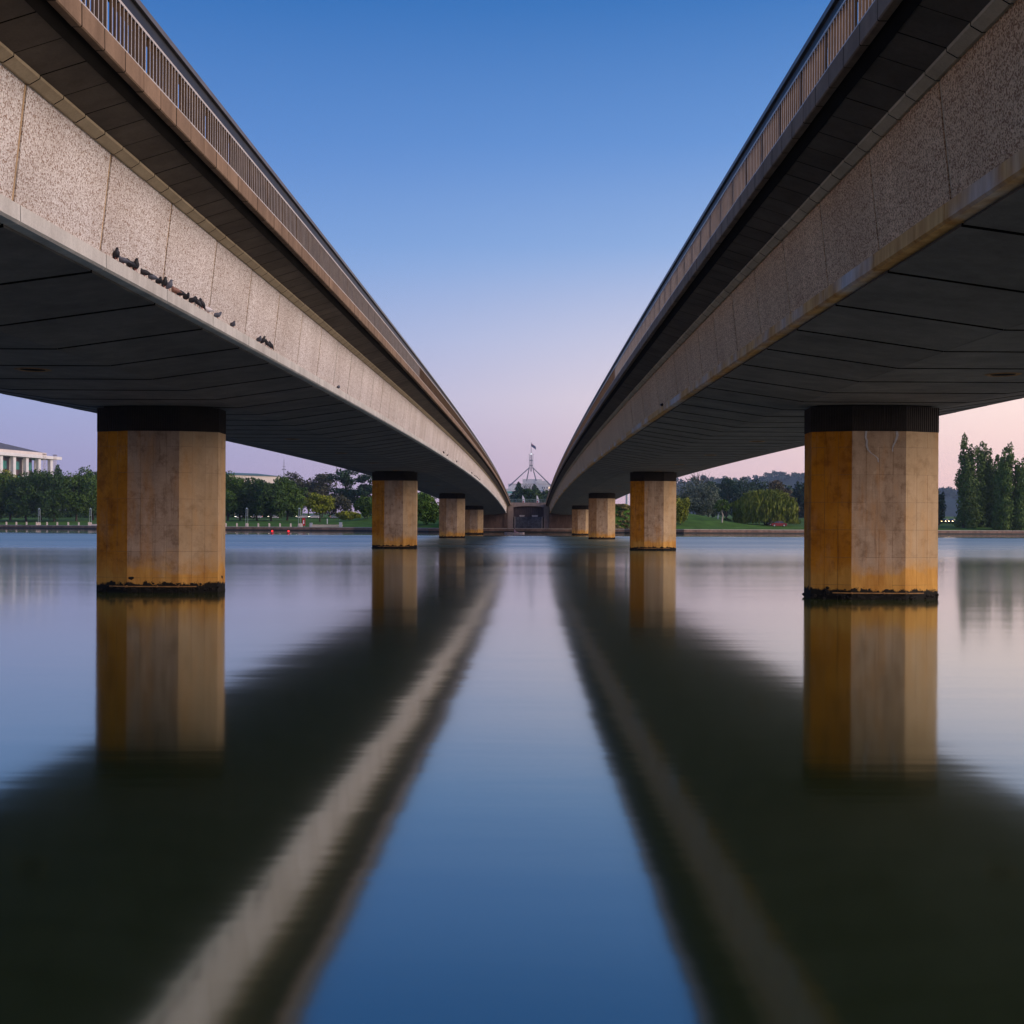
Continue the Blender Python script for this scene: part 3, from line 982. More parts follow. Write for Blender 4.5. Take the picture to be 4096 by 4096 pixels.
def tree(name, label, cat, px, d, top_y, half_w, crown_low, leafm, n=4200, style="round", base_y=None, group=None, barkm="bark", size=None, lean=0.0, z0=None, depth=None):
    """half_w in metres, crown_low = crown base as a share of the height"""
    tree_no[0] += 1
    rng = np.random.default_rng(100 + tree_no[0])
    p = P(px, top_y, d)
    gz = ground_z(p.x, d) if z0 is None else z0
    H = p.z - gz
    th = thing(name, label, cat, (p.x, d, gz), 0, group)
    cl, tg = [], []
    lo = crown_low * H
    sz = size or .5 * d / 370
    dw = depth or half_w
    if style == "round":
        cz, rz = (lo + H) / 2, (H - lo) / 2
        for k in range(46):
            v = rng.normal(size=3)
            v /= np.linalg.norm(v)
            q = rng.uniform(.45, .86)
            r = rng.uniform(.20, .34)
            x, y, z = v[0] * half_w * q, v[1] * dw * q, cz + v[2] * rz * q
            if v[2] < -.2:
                z = max(z, lo + r * rz * .6)
            cl.append((x, y, z, half_w * r * 1.15, dw * r * 1.15, rz * r))
            if k % 3 == 0:
                tg.append((x * .8, y * .8, z, rng.uniform(.45, .95), H * .008 + .04))
        cl.append((0, 0, cz, half_w * .55, dw * .55, rz * .6))
        trunk_mesh(MBX := MB(), cz, H * .016 + .10, tg, rng, lean)
    elif style == "poplar":
        ns = 6
        for s_ in range(ns):
            a = rng.uniform(0, 6.28)
            q = 0 if s_ == 0 else rng.uniform(.4, .8)
            sx, sy = math.cos(a) * half_w * q, math.sin(a) * half_w * q
            hh = H * (1.0 if s_ == 0 else rng.uniform(.70, .97))
            z = lo
            while z < hh:
                f_ = z / hh
                r = half_w * .40 * (1 - .55 * f_ ** 2) * rng.uniform(.6, 1.25)
                sw = (1.0 - .18 * f_)
                cl.append((sx * sw + rng.normal() * .5, sy * sw + rng.normal() * .5, z, r, r, r * 1.5))
                z += r * 1.25
            tg.append((sx, sy, hh * .93, .12 + .1 * rng.random(), .12))
        trunk_mesh(MBX := MB(), H * .8, .34, tg, rng)
    elif style == "willow":
        for k in range(30):
            a = rng.uniform(0, 6.28)
            q = math.sqrt(rng.random())
            x, y = math.cos(a) * half_w * q, math.sin(a) * dw * q
            z = H * (.90 - .36 * q ** 2.2) * rng.uniform(.9, 1.04)
            cl.append((x, y, z, half_w * .17, dw * .17, H * .07))
            if k % 3 == 0:
                tg.append((x, y, z, rng.uniform(.5, .9), .10))
        trunk_mesh(MBX := MB(), H * .55, .42, tg, rng)
    elif style == "conifer":
        z = lo
        while z < H:
            f_ = (z - lo) / (H - lo)
            r = half_w * (1 - f_ ** 1.5) ** 1.1 * .85 + .25
            m_ = max(3, int(9 * (1 - f_)))
            for k in range(m_):
                a = 6.283 * k / m_ + rng.uniform(-.4, .4)
                q = rng.uniform(.45, .85)
                cl.append((math.cos(a) * r * q, math.sin(a) * r * q, z - .3 * q, r * .38, r * .38, H * .030 + .15))
            cl.append((0, 0, z, r * .35, r * .35, H * .06))
            z += H * .058
        trunk_mesh(MBX := MB(), H * .97, H * .016 + .1, [], rng)
    elif style == "euc":
        for k in range(30):
            a = rng.uniform(0, 6.28)
            q = rng.uniform(.15, .85)
            zf = rng.uniform(0, 1)
            r = half_w * rng.uniform(.20, .34)
            x, y, z = math.cos(a) * half_w * q * (1 - .4 * zf ** 2), math.sin(a) * half_w * q, lo + (H - lo) * (zf * .9) + .2
            cl.append((x, y, min(z, H - r * .5), r * 1.15, r * 1.15, r * .72))
            tg.append((x, y, z, rng.uniform(.2, .75), .12))
        trunk_mesh(MBX := MB(), H * .8, .30, tg, rng)
    elif style == "bush":
        for k in range(24):
            v = rng.normal(size=3)
            v /= np.linalg.norm(v)
            q = rng.uniform(.4, .8)
            cl.append((v[0] * half_w * q, v[1] * dw * q, max(.25 * H * .5, H * .5 + v[2] * H * .48 * q), half_w * .33, dw * .33, H * .2))
            if k % 4 == 0:
                tg.append((cl[-1][0] * .8, cl[-1][1] * .8, cl[-1][2], .3, .05))
        trunk_mesh(MBX := MB(), H * .45, .10, tg, rng)
    V = leafcloud(cl, n, sz, rng, up=.25 if style == "poplar" else 0)
    if style == "willow":
        m_ = 1900
        a = rng.uniform(0, 6.28, m_)
        q = np.sqrt(rng.random(m_)) * 1.04
        top = H * (.88 - .34 * q ** 2.2) * rng.uniform(.9, 1.05, m_)
        ln = np.minimum(top - H * .07 * rng.random(m_) - .5, H * rng.uniform(.18, .62, m_))
        seg = 9
        f_ = np.linspace(0, 1, seg)
        x = np.cos(a) * half_w * q
        y = np.sin(a) * dw * q
        pos = np.stack([np.repeat(x[:, None], seg, 1) + rng.normal(size=(m_, seg)) * .10,
                        np.repeat(y[:, None], seg, 1) + rng.normal(size=(m_, seg)) * .10,
                        top[:, None] - ln[:, None] * f_[None, :]], 2).reshape(-1, 3)
        k = len(pos)
        th_ = rng.uniform(0, 6.28, k)
        aa = np.stack([np.cos(th_), np.sin(th_), np.zeros(k)], 1) * (.13 + .08 * rng.random(k))[:, None]
        bb = np.stack([rng.normal(size=k) * .08, rng.normal(size=k) * .08, np.full(k, .55)], 1)
        V = np.concatenate([V, np.stack([pos - aa * .3 - bb, pos + aa - bb * .2, pos + aa * .2 + bb, pos - aa + bb * .2], 1)])
    MBX.build("trunk", barkm, th, smooth=True)
    link("crown", quads("crown", V, leafm), th)
    return th


LG = "round crowned trees along the left bank"
for px, d, ty, hw, lm, lab in (
    (-28, 384, 1878, 7.4, "leaf", "leafy green tree cut by the left picture edge, below the columned building"),
    (42, 396, 1884, 6.8, "leafyellow", "yellowish green tree in the row under the columned building"),
    (106, 380, 1893, 6.6, "leafdark", "dark green tree with forked trunk left of the left lamp post"),
    (164, 402, 1886, 6.6, "leafdark", "dark round tree right behind the leftmost lamp post"),
    (217, 379, 1884, 6.8, "leafdark", "broad dark tree standing between the two left lamp posts"),
    (306, 382, 1880, 7.4, "leaf", "broad green tree with spreading forked trunk left of the nearest pier"),
    (372, 398, 1876, 7.0, "leaf", "green tree half hidden behind the left edge of the nearest left pier"),
):
    tree("round_tree", lab, "tree", px, d, ty, hw * 1.15, .05, lm, 10000, group=LG)
for px, d, ty, hw, lm, lab in (
    (912, 372, 1897, 5.6, "leafbright", "bright green tree close beside the right edge of the nearest left pier"),
    (962, 380, 1900, 6.4, "leafdark", "dark tree behind the lamp post next to the nearest left pier"),
    (1029, 372, 1905, 6.2, "leafdark", "dark tree in the middle of the row right of the nearest left pier"),
    (1085, 362, 1930, 5.4, "leafdark", "slightly lower dark tree in the row right of the nearest left pier"),
    (1150, 370, 1914, 6.4, "leaf", "broad mid green tree at the right end of the left bank row"),
):
    tree("round_tree", lab, "tree", px, d, ty, hw * 1.15, .05, lm, 10000, group=LG)
tree("yellow_tree", "small yellow green tree on the lawn right of the red sign", "tree", 1280, 345, 1974, 4.7, .22, "leafyellow", 4200)
for px, d, ty, hw, lm, lab in (
    (1168, 520, 1891, 9.0, "leafeuc", "brownish gum tree behind the row, below the tall light mast"),
    (1235, 500, 1930, 8.0, "leafeuc", "low olive gum tree behind the yellow green tree"),
    (1290, 480, 1899, 8.5, "leafeuc", "olive gum tree with open crown right of the light mast"),
    (1382, 450, 1871, 8.2, "leafpine", "tallest dark gum tree under the left bridge, left of the second pier"),
    (1340, 430, 1985, 7.0, "leafeuc", "low brown gum scrub behind the yellow green tree's right side"),
    (1460, 440, 1897, 7.2, "leafpine", "dark gum tree close to the second left pier"),
):
    tree("gum_tree", lab, "tree", px, d, ty, hw, .28, lm, 3800, "euc", group="gum trees behind the left bank", barkm="bark")
tree("hedge_bush", "low olive hedge on the lawn under the left bridge", "bush", 1396, 372, 2040, 4.6, 0, "leafyellow", 1800, "bush", depth=2.5)
tree("round_bush", "dark green bushy tree touching the second left pier", "tree", 1470, 336, 1985, 4.8, .1, "leaf", 3200, "bush")
tree("round_bush", "large bright green bushy tree between the second and third left piers", "tree", 1706, 306, 1970, 6.0, .05, "leafbright", 5000, "bush")
tree("round_bush", "dark shrub mass behind the bright tree between left piers", "tree", 1672, 340, 1962, 6.0, .05, "leafdark", 3000, "bush")

tree("round_bush", "yellow green rounded shrub beside the second right pier", "bush", 2722, 292, 1976, 2.7, 0, "leafyellow", 2600, "bush", size=.36)
tree("silver_poplar", "large silvery green poplar beside the second right pier", "tree", 2795, 345, 1902, 8.0, .06, "leafsilver", 7000, size=.42)
tree("birch_tree", "slim young green tree with white trunk on the mound", "tree", 2888, 300, 1990, 2.3, .40, "leafbright", 1700, barkm="palebark", size=.36)
tree("willow_tree", "broad weeping willow above the red parked car", "tree", 3062, 312, 1948, 8.6, .1, "leafwillow", 3600, "willow", size=.34, depth=6.5)
for px, d, ty, hw, lm, st, lab in (
    (2905, 470, 1912, 6.5, "leafpine", "euc", "dark pine just right of the silvery poplar"),
    (2965, 450, 1904, 8.0, "leafpine", "round", "tall dark tree behind the left side of the willow"),
    (3030, 480, 1918, 7.0, "leafpine", "round", "dark tree behind the top of the willow"),
    (3085, 440, 1916, 5.5, "leafbrown", "euc", "brownish thin tree rising behind the willow's middle"),
    (3120, 430, 1925, 6.5, "leafbrown", "euc", "brown green tree behind the right half of the willow"),
    (3190, 470, 1922, 7.5, "leafpine", "conifer", "dark pine close to the left edge of the nearest right pier"),
    (3150, 500, 1935, 7.5, "leafpine", "round", "dark tree between willow and the pine beside the near right pier"),
    (3235, 460, 1926, 7.0, "leafpine", "round", "dark tree half hidden behind the nearest right pier"),
    (2850, 520, 1903, 8.0, "leafpine", "euc", "dark tree top peeping over the silvery poplar"),
):
    tree("dark_tree", lab, "tree", px, d, ty, hw, .08, lm, 4200, st, group="dark trees behind the right lawn")
for px, d, ty, hw, lm, lab in ((2958, 325, 2074, 1.4, "leafyellow", "small yellow green shrub at the willow's left foot"),
                               (2909, 330, 2070, 1.5, "leafdark", "small dark shrub between birch and willow"),
                               (3184, 330, 2070, 1.8, "leafbright", "small green shrub right of the parked car")):
    tree("small_shrub", lab, "bush", px, d, ty, hw, 0, lm, 500, "bush", size=.3, group="shrubs on the right lawn")
PG = "poplars on the right bank"
for px, d, ty, hw, lab in ((3856, 318, 1748, 4.4, "tallest poplar, first to the right of the nearest right pier"),
                           (3932, 326, 1776, 4.4, "broad poplar second to the right of the nearest right pier"),
                           (3986, 338, 1825, 4.2, "shorter poplar between the second and the fourth poplar"),
                           (4035, 308, 1780, 4.2, "poplar with slim pointed top near the right picture edge"),
                           (4104, 320, 1818, 3.8, "poplar cut by the right picture edge")):
    tree("poplar_tree", lab, "tree", px, d, ty, hw, .05, "leafpop", 12000, "poplar", group=PG, size=.46)
tree("dense_conifer", "dense dark conifer at the right edge of the nearest right pier", "tree", 3756, 335, 1962, 2.0, .03, "leafpine", 2600, "round", size=.38)
for px, d, ty, hw, lm, st, lab in ((2074, 620, 1925, 8.5, "leafpine", "conifer", "tall dark cedar in front of the flag mast building, left one"),
                                   (2138, 640, 1934, 9.5, "leafpine", "conifer", "dark cedar in front of the flag mast building, right one"),
                                   (2115, 560, 1955, 6.4, "leafdark", "round", "rounded grey green tree between the two cedars"),
                                   (2170, 600, 1972, 4.6, "leafpine", "round", "low dark tree right of the cedars beside the right bridge"),
                                   (2190, 660, 1958, 5.0, "leafdark", "round", "low green tree behind the right bridge end")):
    tree("cedar_tree", lab, "tree", px, d, ty, hw * 1.12, .02, lm, 7000, st, group="trees behind the abutment", z0=8.0)
tree("slim_tree", "slim dark tree rising behind the row right of the columned building", "tree", 236, 520, 1856, 3.4, .3, "leafdark", 1500, "round")

hc = []
for px in np.arange(-60, 1180, 7.0):
    d_ = 470 + 12 * math.sin(px * .05)
    q_ = P(px, 2040, d_)
    hc.append((q_.x, d_ + NP.normal() * 1.5, ground_z(q_.x, d_) + NP.uniform(.6, 2.6), 1.6, 1.6, 1.5))
hd = thing("long_hedge", "Dark hedge running far behind the trunks of the left bank trees", "hedge", (hc[0][0], 470, 5))
hv = leafcloud(hc, 9000, .7, NP) - np.array([hc[0][0], 470, 5])
link("foliage", quads("foliage", hv, "leafdark"), hd)

# bare trees
def bare_tree(px, d, ty, spread, label, z0=None):
    rng = np.random.default_rng(int(px))
    p = P(px, ty, d)
    gz = ground_z(p.x, d) if z0 is None else z0
    H = p.z - gz
    th = thing("bare_tree", label, "tree", (p.x, d, gz))
    mb = MB()
    mb.tube([(0, 0, -.2), (0, 0, H * .35), (.1, 0, H * .6)], [.32, .24, .14], 6).build("trunk", "bark", th, smooth=True)
    br = MB()
    for k in range(16):
        a = rng.uniform(0, 6.28)
        s0 = Vector((0, 0, H * rng.uniform(.35, .6)))
        e = Vector((math.cos(a) * spread * rng.uniform(.3, 1), math.sin(a) * spread * .7, H * rng.uniform(.82, 1)))
        m1 = s0.lerp(e, .5) + Vector((0, 0, H * .04))
        br.tube([s0, m1, e], [.12, .08, .03], 5)
        for q in range(4):
            e2 = m1.lerp(e, rng.uniform(.1, .9)) + Vector((rng.normal() * .9, rng.normal() * .9, rng.uniform(.5, 1.6)))
            br.tube([m1.lerp(e, .3), e2], [.05, .02], 4)
    br.build("branches", "bark", th)


bare_tree(2796, 400, 1880, 4.2, "bare leafless tree rising behind the silvery poplar")
bare_tree(2115, 600, 1930, 4.0, "bare grey tree between the cedars in front of the mast building", 8.0)

# ------------------------------------------------------------------ hills
def hill(name, pts, d, depth, m, base=-1.0):
    v, f_ = [], []
    for x, z in pts:
        for t, k in ((-depth, 0.0), (-depth * .5, .62), (0, 1.0), (depth * .6, .5), (depth, 0.0)):
            v.append((x, d + t, base + (z - base) * k))
    for i in range(len(pts) - 1):
        for j in range(4):
            a = i * 5 + j
            f_.append((a, a + 5, a + 6, a + 1))
    o = MB().add(v, f_).build(name, m, smooth=True)
    return kind(o, "structure")


DH = 2600
ridge = [(2560, 2000), (2640, 1950), (2760, 1925), (2870, 1921), (2930, 1930), (2985, 1922), (3060, 1907), (3130, 1902), (3200, 1906), (3300, 1912), (3500, 1935), (3700, 1958),
         (3800, 1970), (3950, 1968), (4200, 1955), (4600, 1955), (5200, 1990), (6000, 2050)]
rp = [(P(x, y, DH).x, P(x, y, DH).z) for x, y in ridge]
hill("wooded_hills", rp, DH, 500, "hill")
cl = []
for i in range(520):
    px = NP.uniform(2600, 4600)
    zr = np.interp(P(px, 2000, DH).x, [a for a, _ in rp], [b for _, b in rp])
    dd = abs(NP.normal()) * .25
    r = NP.uniform(3.5, 7)
    cl.append((P(px, 2000, DH).x, DH - 250 * dd * 2, zr * (1 - .38 * dd * 2) + r * NP.uniform(.5, 2.0), r * 1.2, r, r * .75))
kind(link("hill_forest", quads("hill_forest", leafcloud(cl, 26000, 3.2, NP), "leafpine")), "stuff")
hill("parliament_hill", [(-420, 2), (-250, 24), (-140, 46), (-60, 60), (0, 64), (60, 62), (140, 48), (260, 24), (420, 2)], 2250, 420, "grass")

# ------------------------------------------------------------------ building with the flag mast
DP = 2200
def at(px, py):
    return P(px, py, DP)


pb = thing("parliament_building", "Long pale building on the hill under the four legged flag mast", "building", (0, DP, 58))
def part(nm, x0, x1, z0, z1, y0, y1, m, par=pb, bz=58):
    return MB().box(x0, x1, y0, y1, z0 - bz, z1 - bz).build(nm, m, par)


part("long_block", -44, 52, 66, 79.5, 0, 40, "white")
part("central_block", -16, 22, 79.5, 89.5, 4, 34, "white")
part("glass_block", 9, 34, 79.6, 86.5, 2.5, 3.9, "tealglass").data.materials[0] = M["white"]
part("lower_wing", -60, -26, 55, 70, -18, -.4, "white")
part("lower_wing", 26, 44, 58, 70, -16, -.4, "marble")
part("window_band", -52, -27, 61, 65, -18.4, -18.0, "tealglass")
for k in range(6):
    part("column", -51 + k * 4.4, -49.4 + k * 4.4, 45, 60.8, -19.2, -18.05, "white")
part("column_backing", -54, -26, 45, 60.8, -17.5, -16, "brownpanel")
for k, x in enumerate((-30, -26, -22, 22, 26, 31, 35, 40, 45)):
    part("window", x, x + 2.2, 71, 74.5, -.35, -.02, "window_lit" if k in (1, 2, 6) else "glass")
part("roof_parapet", -44.5, 52.5, 79.55, 80.4, -.6, .2, "pale")

fm = thing("flag_mast", "Tall four legged steel flag mast above the pale hill building", "mast", (at(2124, 1940).x, DP - 2, 58))
mx = 0.0
zt, zb = at(2124, 1817.5).z - 58, at(2124, 1868).z - 58
for sx in (-1, 1):
    for sy in (-1, 1):
        MB().tube([(sx * 3.4, sy * 3.4, zb), (sx * 3.4, sy * 3.4, zt - 2), (sx * 4.3, sy * 4.3, zt + .4)], .55, 6).build("mast_post", "steel", fm)
for z_ in (zt - 12, zb + 3):
    MB().box(-3.6, 3.6, -3.6, 3.6, z_ - .6, z_ + .8).build("collar", "steel", fm)
MB().tube([(0, 0, zb - 9), (0, 0, zt - 1)], 1.1, 8).build("inner_shaft", "steel", fm)
MB().blob((0, 0, zt + .5), (.7, .7, .7)).build("beacon", "whitelight", fm)
for p_, s in (((2037, 1941), (-1, -1)), ((2206, 1941), (1, -1)), ((2104, 1931), (-1, 1)), ((2151, 1941), (1, 1))):
    e = at(*p_)
    x = e.x - fm.location.x
    yy = -6.0 if s[1] < 0 else 8.0
    z_ = e.z - 58
    MB().tube([(s[0] * 3.4, s[1] * 3.4, zb + 1), (s[0] * 3.4, s[1] * 3.4, zb - 1.5), (x, yy, z_ - 2)], [.8, 1.0, 1.4], 6).build("leg", "steel", fm)
zp = at(2124, 1769).z - 58
MB().tube([(0, 0, zt - 1), (0, 0, zp)], [.55, .42], 6).build("flag_pole", "steel", fm)
fl = thing("flag", "Dark blue flag with red corner flying on the tall mast", "flag", (fm.location.x, DP - 2, 58 + zp - 2))
def cloth(u0, u1, v0, v1, off, nm, m):
    vs_, fs_ = [], []
    for sgn_ in (-1, 1):
        for i in range(9):
            for j in range(5):
                u, v = u0 + (u1 - u0) * i / 8, v0 + (v1 - v0) * j / 4
                vs_.append((u * 9.2, math.sin(u * 7) * .6 * u + sgn_ * off, -v * 6.0 - u * 6.2 - u * u * .8))
    for s_ in range(2):
        for i in range(8):
            for j in range(4):
                a = s_ * 45 + i * 5 + j
                fs_.append((a, a + 5, a + 6, a + 1))
    MB().add(vs_, fs_).build(nm, m, fl)


cloth(0.02, 1, 0, 1, .05, "flag_cloth", "flagblue")
cloth(0.02, .42, .22, .30, .09, "red_cross", "flagred")
cloth(0.18, .25, 0.0, .5, .09, "red_cross", "flagred")
cloth(0.02, .42, .17, .215, .08, "white_cross", "flagwhite")

# ------------------------------------------------------------------ columned library on the left
a0 = P(-330, 1800, 620)
a1 = P(197, 1812, 722)
ux, uy = a1.x - a0.x, a1.y - a0.y
W = math.hypot(ux, uy)
lb = thing("columned_building", "Cream stone building with white columns and teal windows behind the left trees", "building", (a0.x, a0.y, 5), math.atan2(uy, ux))
ztop = P(197, 1812, 722).z - 5
zc = P(197, 1826, 722).z - 5
MB().box(0, W, 2, 28, zc, ztop).build("attic_wall", "marble", lb)
MB().add([(0, 2, ztop + .02), (W - 3, 2, ztop + .02), (W - 3, 28, ztop + .02), (0, 28, ztop + .02), (8, 13, ztop + 6), (W * .62, 13, ztop + 6), (W * .62, 17, ztop + 6), (8, 17, ztop + 6)],
         [(4, 5, 6, 7), (0, 1, 5, 4), (1, 2, 6, 5), (2, 3, 7, 6), (3, 0, 4, 7)]).build("roof", "slate", lb)
MB().box(-2, W + 7, -4, 30, zc - 1.9, zc).build("canopy_slab", "white", lb)
MB().box(0, W - 12, 3.2, 26, -3, zc - 1.9).build("wall", "brownpanel", lb)
bay = W * 55 / 527
k = 0
while True:
    x = W - .8 - k * bay
    if x < 2:
        break
    MB().box(x - 1.15, x + 1.15, -2.6, -.3, -3, zc - 1.9).build("column", "white", lb)
    if k >= 1:
        xp = x - 6.6
        MB().box(x + bay * .16, x + bay * .56, 2.8, 3.19, -3, zc - 3.0).build("stone_panel", "marble", lb)
        for xx in (x - bay * .34, x - bay * .14):
            for z0_ in (zc - 9.5, zc - 18.5, zc - 27.5):
                w_ = MB().box(xx - .95, xx + .95, 2.9, 3.19, z0_, z0_ + 5).build("window", "tealglass", lb)
                MB().box(xx - .04, xx + .04, 2.85, 2.9, z0_, z0_ + 5).build("mullion", "brownpanel", w_)
    k += 1
for px, nm in ((178, "left"), (220, "right")):
    b = P(px, 1818 if px < 200 else 1822, 700)
    lt = thing("lattice_tower", "slender lattice tower in front of the columned building, %s one of two" % nm, "tower", (b.x, 700, 5), 0, "lattice towers by the columned building")
    hh = b.z - 5
    for sx in (-.65, .65):
        for sy in (-.65, .65):
            MB().tube([(sx, sy, -2), (sx, sy, hh)], .10, 4).build("leg", "pale", lt)
    mb = MB()
    for i in range(int(hh / 1.5)):
        z_ = i * 1.5
        s_ = 1 if i % 2 else -1
        mb.tube([(-.65 * s_, -.65, z_), (.65 * s_, -.65, z_ + 1.5)], .05, 4)
        mb.tube([(-.65, -.65, z_), (.65, -.65, z_)], .05, 4)
    mb.build("bracing", "pale", lt)
    MB().box(-.9, .9, -.9, .9, hh, hh + .4).build("head", "brownpanel", lt)

# low office block behind the row
b0, b1 = P(700, 1895, 600), P(1122, 1905, 640)
bl = thing("office_building", "Low cream building with green copper roof behind the left trees", "building", (b0.x, b0.y, 6), math.atan2(b1.y - b0.y, b1.x - b0.x))
W = math.hypot(b1.x - b0.x, b1.y - b0.y)
zt = P(1122, 1906, 640).z - 6
MB().box(0, W, 0, 20, -2, zt).build("wall", "marble", bl)
zr = P(1040, 1891, 630).z - 6
MB().add([(-.6, -.6, zt + .02), (W + .6, -.6, zt + .02), (W + .6, 20.6, zt + .02), (-.6, 20.6, zt + .02), (2, 9, zr), (W - 10, 9, zr), (W - 10, 11, zr), (2, 11, zr)],
         [(4, 5, 6, 7), (0, 1, 5, 4), (1, 2, 6, 5), (2, 3, 7, 6), (3, 0, 4, 7), (0, 1, 2, 3)]).build("roof", "copper", bl)
for k in range(14):
    MB().box(2 + k * 4, 3.6 + k * 4, -.12, -.01, zt - 6, zt - 3.6).build("window", "glass", bl)
MB().box(10, 13, 8, 11, zt, zr + 5).build("chimney", "marble", bl)

# light masts
for px, ty, d, lab in ((1136, 1838, 560, "tall light mast with cross arms above the left trees"), (1346, 1862, 540, "tall thin mast just below the left bridge soffit")):
    b = P(px, ty, d)
    gz = ground_z(b.x, d)
    lm = thing("light_mast", lab, "mast", (b.x, d, gz))
    hh = b.z - gz
    MB().tube([(0, 0, -.3), (0, 0, hh)], [.35, .10], 6).build("pole", "steel", lm)
    if px < 1200:
        for z_ in (hh * .83, hh * .88):
            MB().tube([(-.8, 0, z_), (.8, 0, z_)], .09, 5).build("cross_arm", "steel", lm)
        for x in (-.8, 0, .8):
            MB().box(x - .18, x + .18, -.25, .1, hh * .83 - .45, hh * .83 - .1).build("floodlight", "glass", lm)

# ------------------------------------------------------------------ waterside furniture
def wall_at(px):
    """point on the seawall top seen in that photo column"""
    lo_, hi_ = 200.0, 900.0
    for _ in range(40):
        m_ = (lo_ + hi_) / 2
        if m_ > shore_y(P(px, 2095, m_).x):
            hi_ = m_
        else:
            lo_ = m_
    return P(px, 2095, lo_).x, lo_


me_b = MB()
me_b.prism([(-.22, 0), (.22, 0), (.22, .78), (.10, .98), (-.22, 1.0)], -.22, .22)
me_b = me_b.mesh("stone_bollard", "pale")
bl_ord = ["first", "second", "third", "fourth", "fifth", "sixth", "seventh", "eighth", "ninth"]
for q_, px in enumerate((20, 60, 101, 141, 183, 224, 268, 310, 350, 900, 944, 987, 1030, 1074, 1117, 1160, 1204)):
    x, y = wall_at(px)
    o = link("stone_bollard", me_b, None, (x, y + 1.0, 1.0), (0, 0, .3))
    tag(o, "pale stone bollard, %s from the left of those %s the nearest left pier" % (bl_ord[q_ if q_ < 9 else q_ - 9], "left of" if q_ < 9 else "right of"), "bollard", "stone bollards on the left bank promenade")

def lamp_post(px, label):
    x, y = wall_at(px)
    lp = thing("lamp_post", label, "street lamp", (x, y + 1.9, 1.0), .3, "twin post lanterns on the left bank")
    MB().prism([(-.5, 0), (.5, 0), (.30, .95), (-.30, .95)], -.35, .35).build("pedestal", "pale", lp)
    for s_ in (-.27, .27):
        MB().tube([(s_, 0, .9), (s_, 0, 4.9)], .055, 6).build("post", "lamp_metal", lp)
    MB().tube([(0, 0, 3.1), (0, 0, 4.75)], .19, 8).build("lantern", "glass", lp)
    MB().box(-.33, .33, -.05, .05, 3.0, 3.1).build("bracket", "lamp_metal", lp)
    MB().add([(-.36, -.36, 4.9), (.36, -.36, 4.9), (.36, .36, 4.9), (-.36, .36, 4.9), (0, 0, 5.4)], [(3, 2, 1, 0), (0, 1, 4), (1, 2, 4), (2, 3, 4), (3, 0, 4)]).build("cap", "lamp_metal", lp)


lamp_post(146, "leftmost twin post lantern under the columned building")
lamp_post(352, "twin post lantern close left of the nearest left pier")
lamp_post(980, "twin post lantern right of the nearest left pier")
lamp_post(1192, "twin post lantern beside the red sign")
x, y = wall_at(372)
tag(MB().box(x - .9, x + .9, y + .9, y + 1.6, 1.0, 1.45).build("stone_bench", "pale"), "low pale stone bench beside the nearest left pier", "bench")

x, y = wall_at(1206)
sg = thing("information_sign", "Red information sign panel with white figure on the left promenade", "sign", (x, y + 3.0, 1.0))
MB().box(-.42, .42, -.06, .06, .35, 2.5).build("panel", "redsign", sg)
for s_ in (-.3, .3):
    MB().box(s_ - .04, s_ + .04, -.04, .04, -.1, .36).build("post", "lamp_metal", sg)
MB().prism([(-.2, .9), (.2, .9), (.14, 1.5), (-.14, 1.5)], -.075, -.065).build("white_figure", "flagwhite", sg)
MB().blob((0, -.07, 1.72), (.15, .012, .17)).build("white_figure", "flagwhite", sg)
for px, lab in ((1233, "small grey litter bin near the red sign"), (1353, "pale grey service cabinet on the lawn edge under the left bridge")):
    x, y = wall_at(px)
    b_ = thing("litter_bin", lab, "bin", (x, y + 3.9, 1.0))
    if px == 1233:
        MB().prism([(-.28, 0), (.28, 0), (.36, 1.1), (-.36, 1.1)], -.28, .28).build("body", "binmetal", b_)
        MB().box(-.38, .38, -.3, .3, 1.1, 1.18).build("lid", "lamp_metal", b_)
    else:
        MB().box(-.38, .38, -.35, .35, 0, 1.3).build("body", "binmetal", b_)
        MB().box(-.42, .42, -.39, .39, 1.3, 1.36).build("lid", "binmetal", b_)
        MB().box(.10, .14, -.37, -.35, .6, .75).build("handle", "lamp_metal", b_)
x, y = wall_at(1290)
wl = thing("low_wall", "Long low pale terrace wall beside the yellow green tree", "wall", (x, y + 5.2, 1.0), .12)
MB().box(-4.6, 4.6, -.25, .25, -.2, .55).build("wall_body", "pale", wl)
MB().box(-4.7, 4.7, -.32, .32, .55, .68).build("coping", "capstone", wl)
for px, py, hgt, d, lab in ((1309, 2097, 1.4, 325, "thin white marker post on the lawn left of the cabinet"), (2872, 2078, 1.1, 312, "thin white marker post on the mound"),
                            (1359, 2075, 2.0, 372, "white sign post beside the olive hedge")):
    b = P(px, py, d)
    gz = ground_z(b.x, d)
    mp = thing("marker_post", lab, "post", (b.x, d, gz))
    MB().box(-.09, .09, -.05, .05, -.2, hgt).build("post", "flagwhite", mp)
    MB().box(-.12, .12, -.07, .07, hgt, hgt + .08).build("cap", "flagwhite", mp)

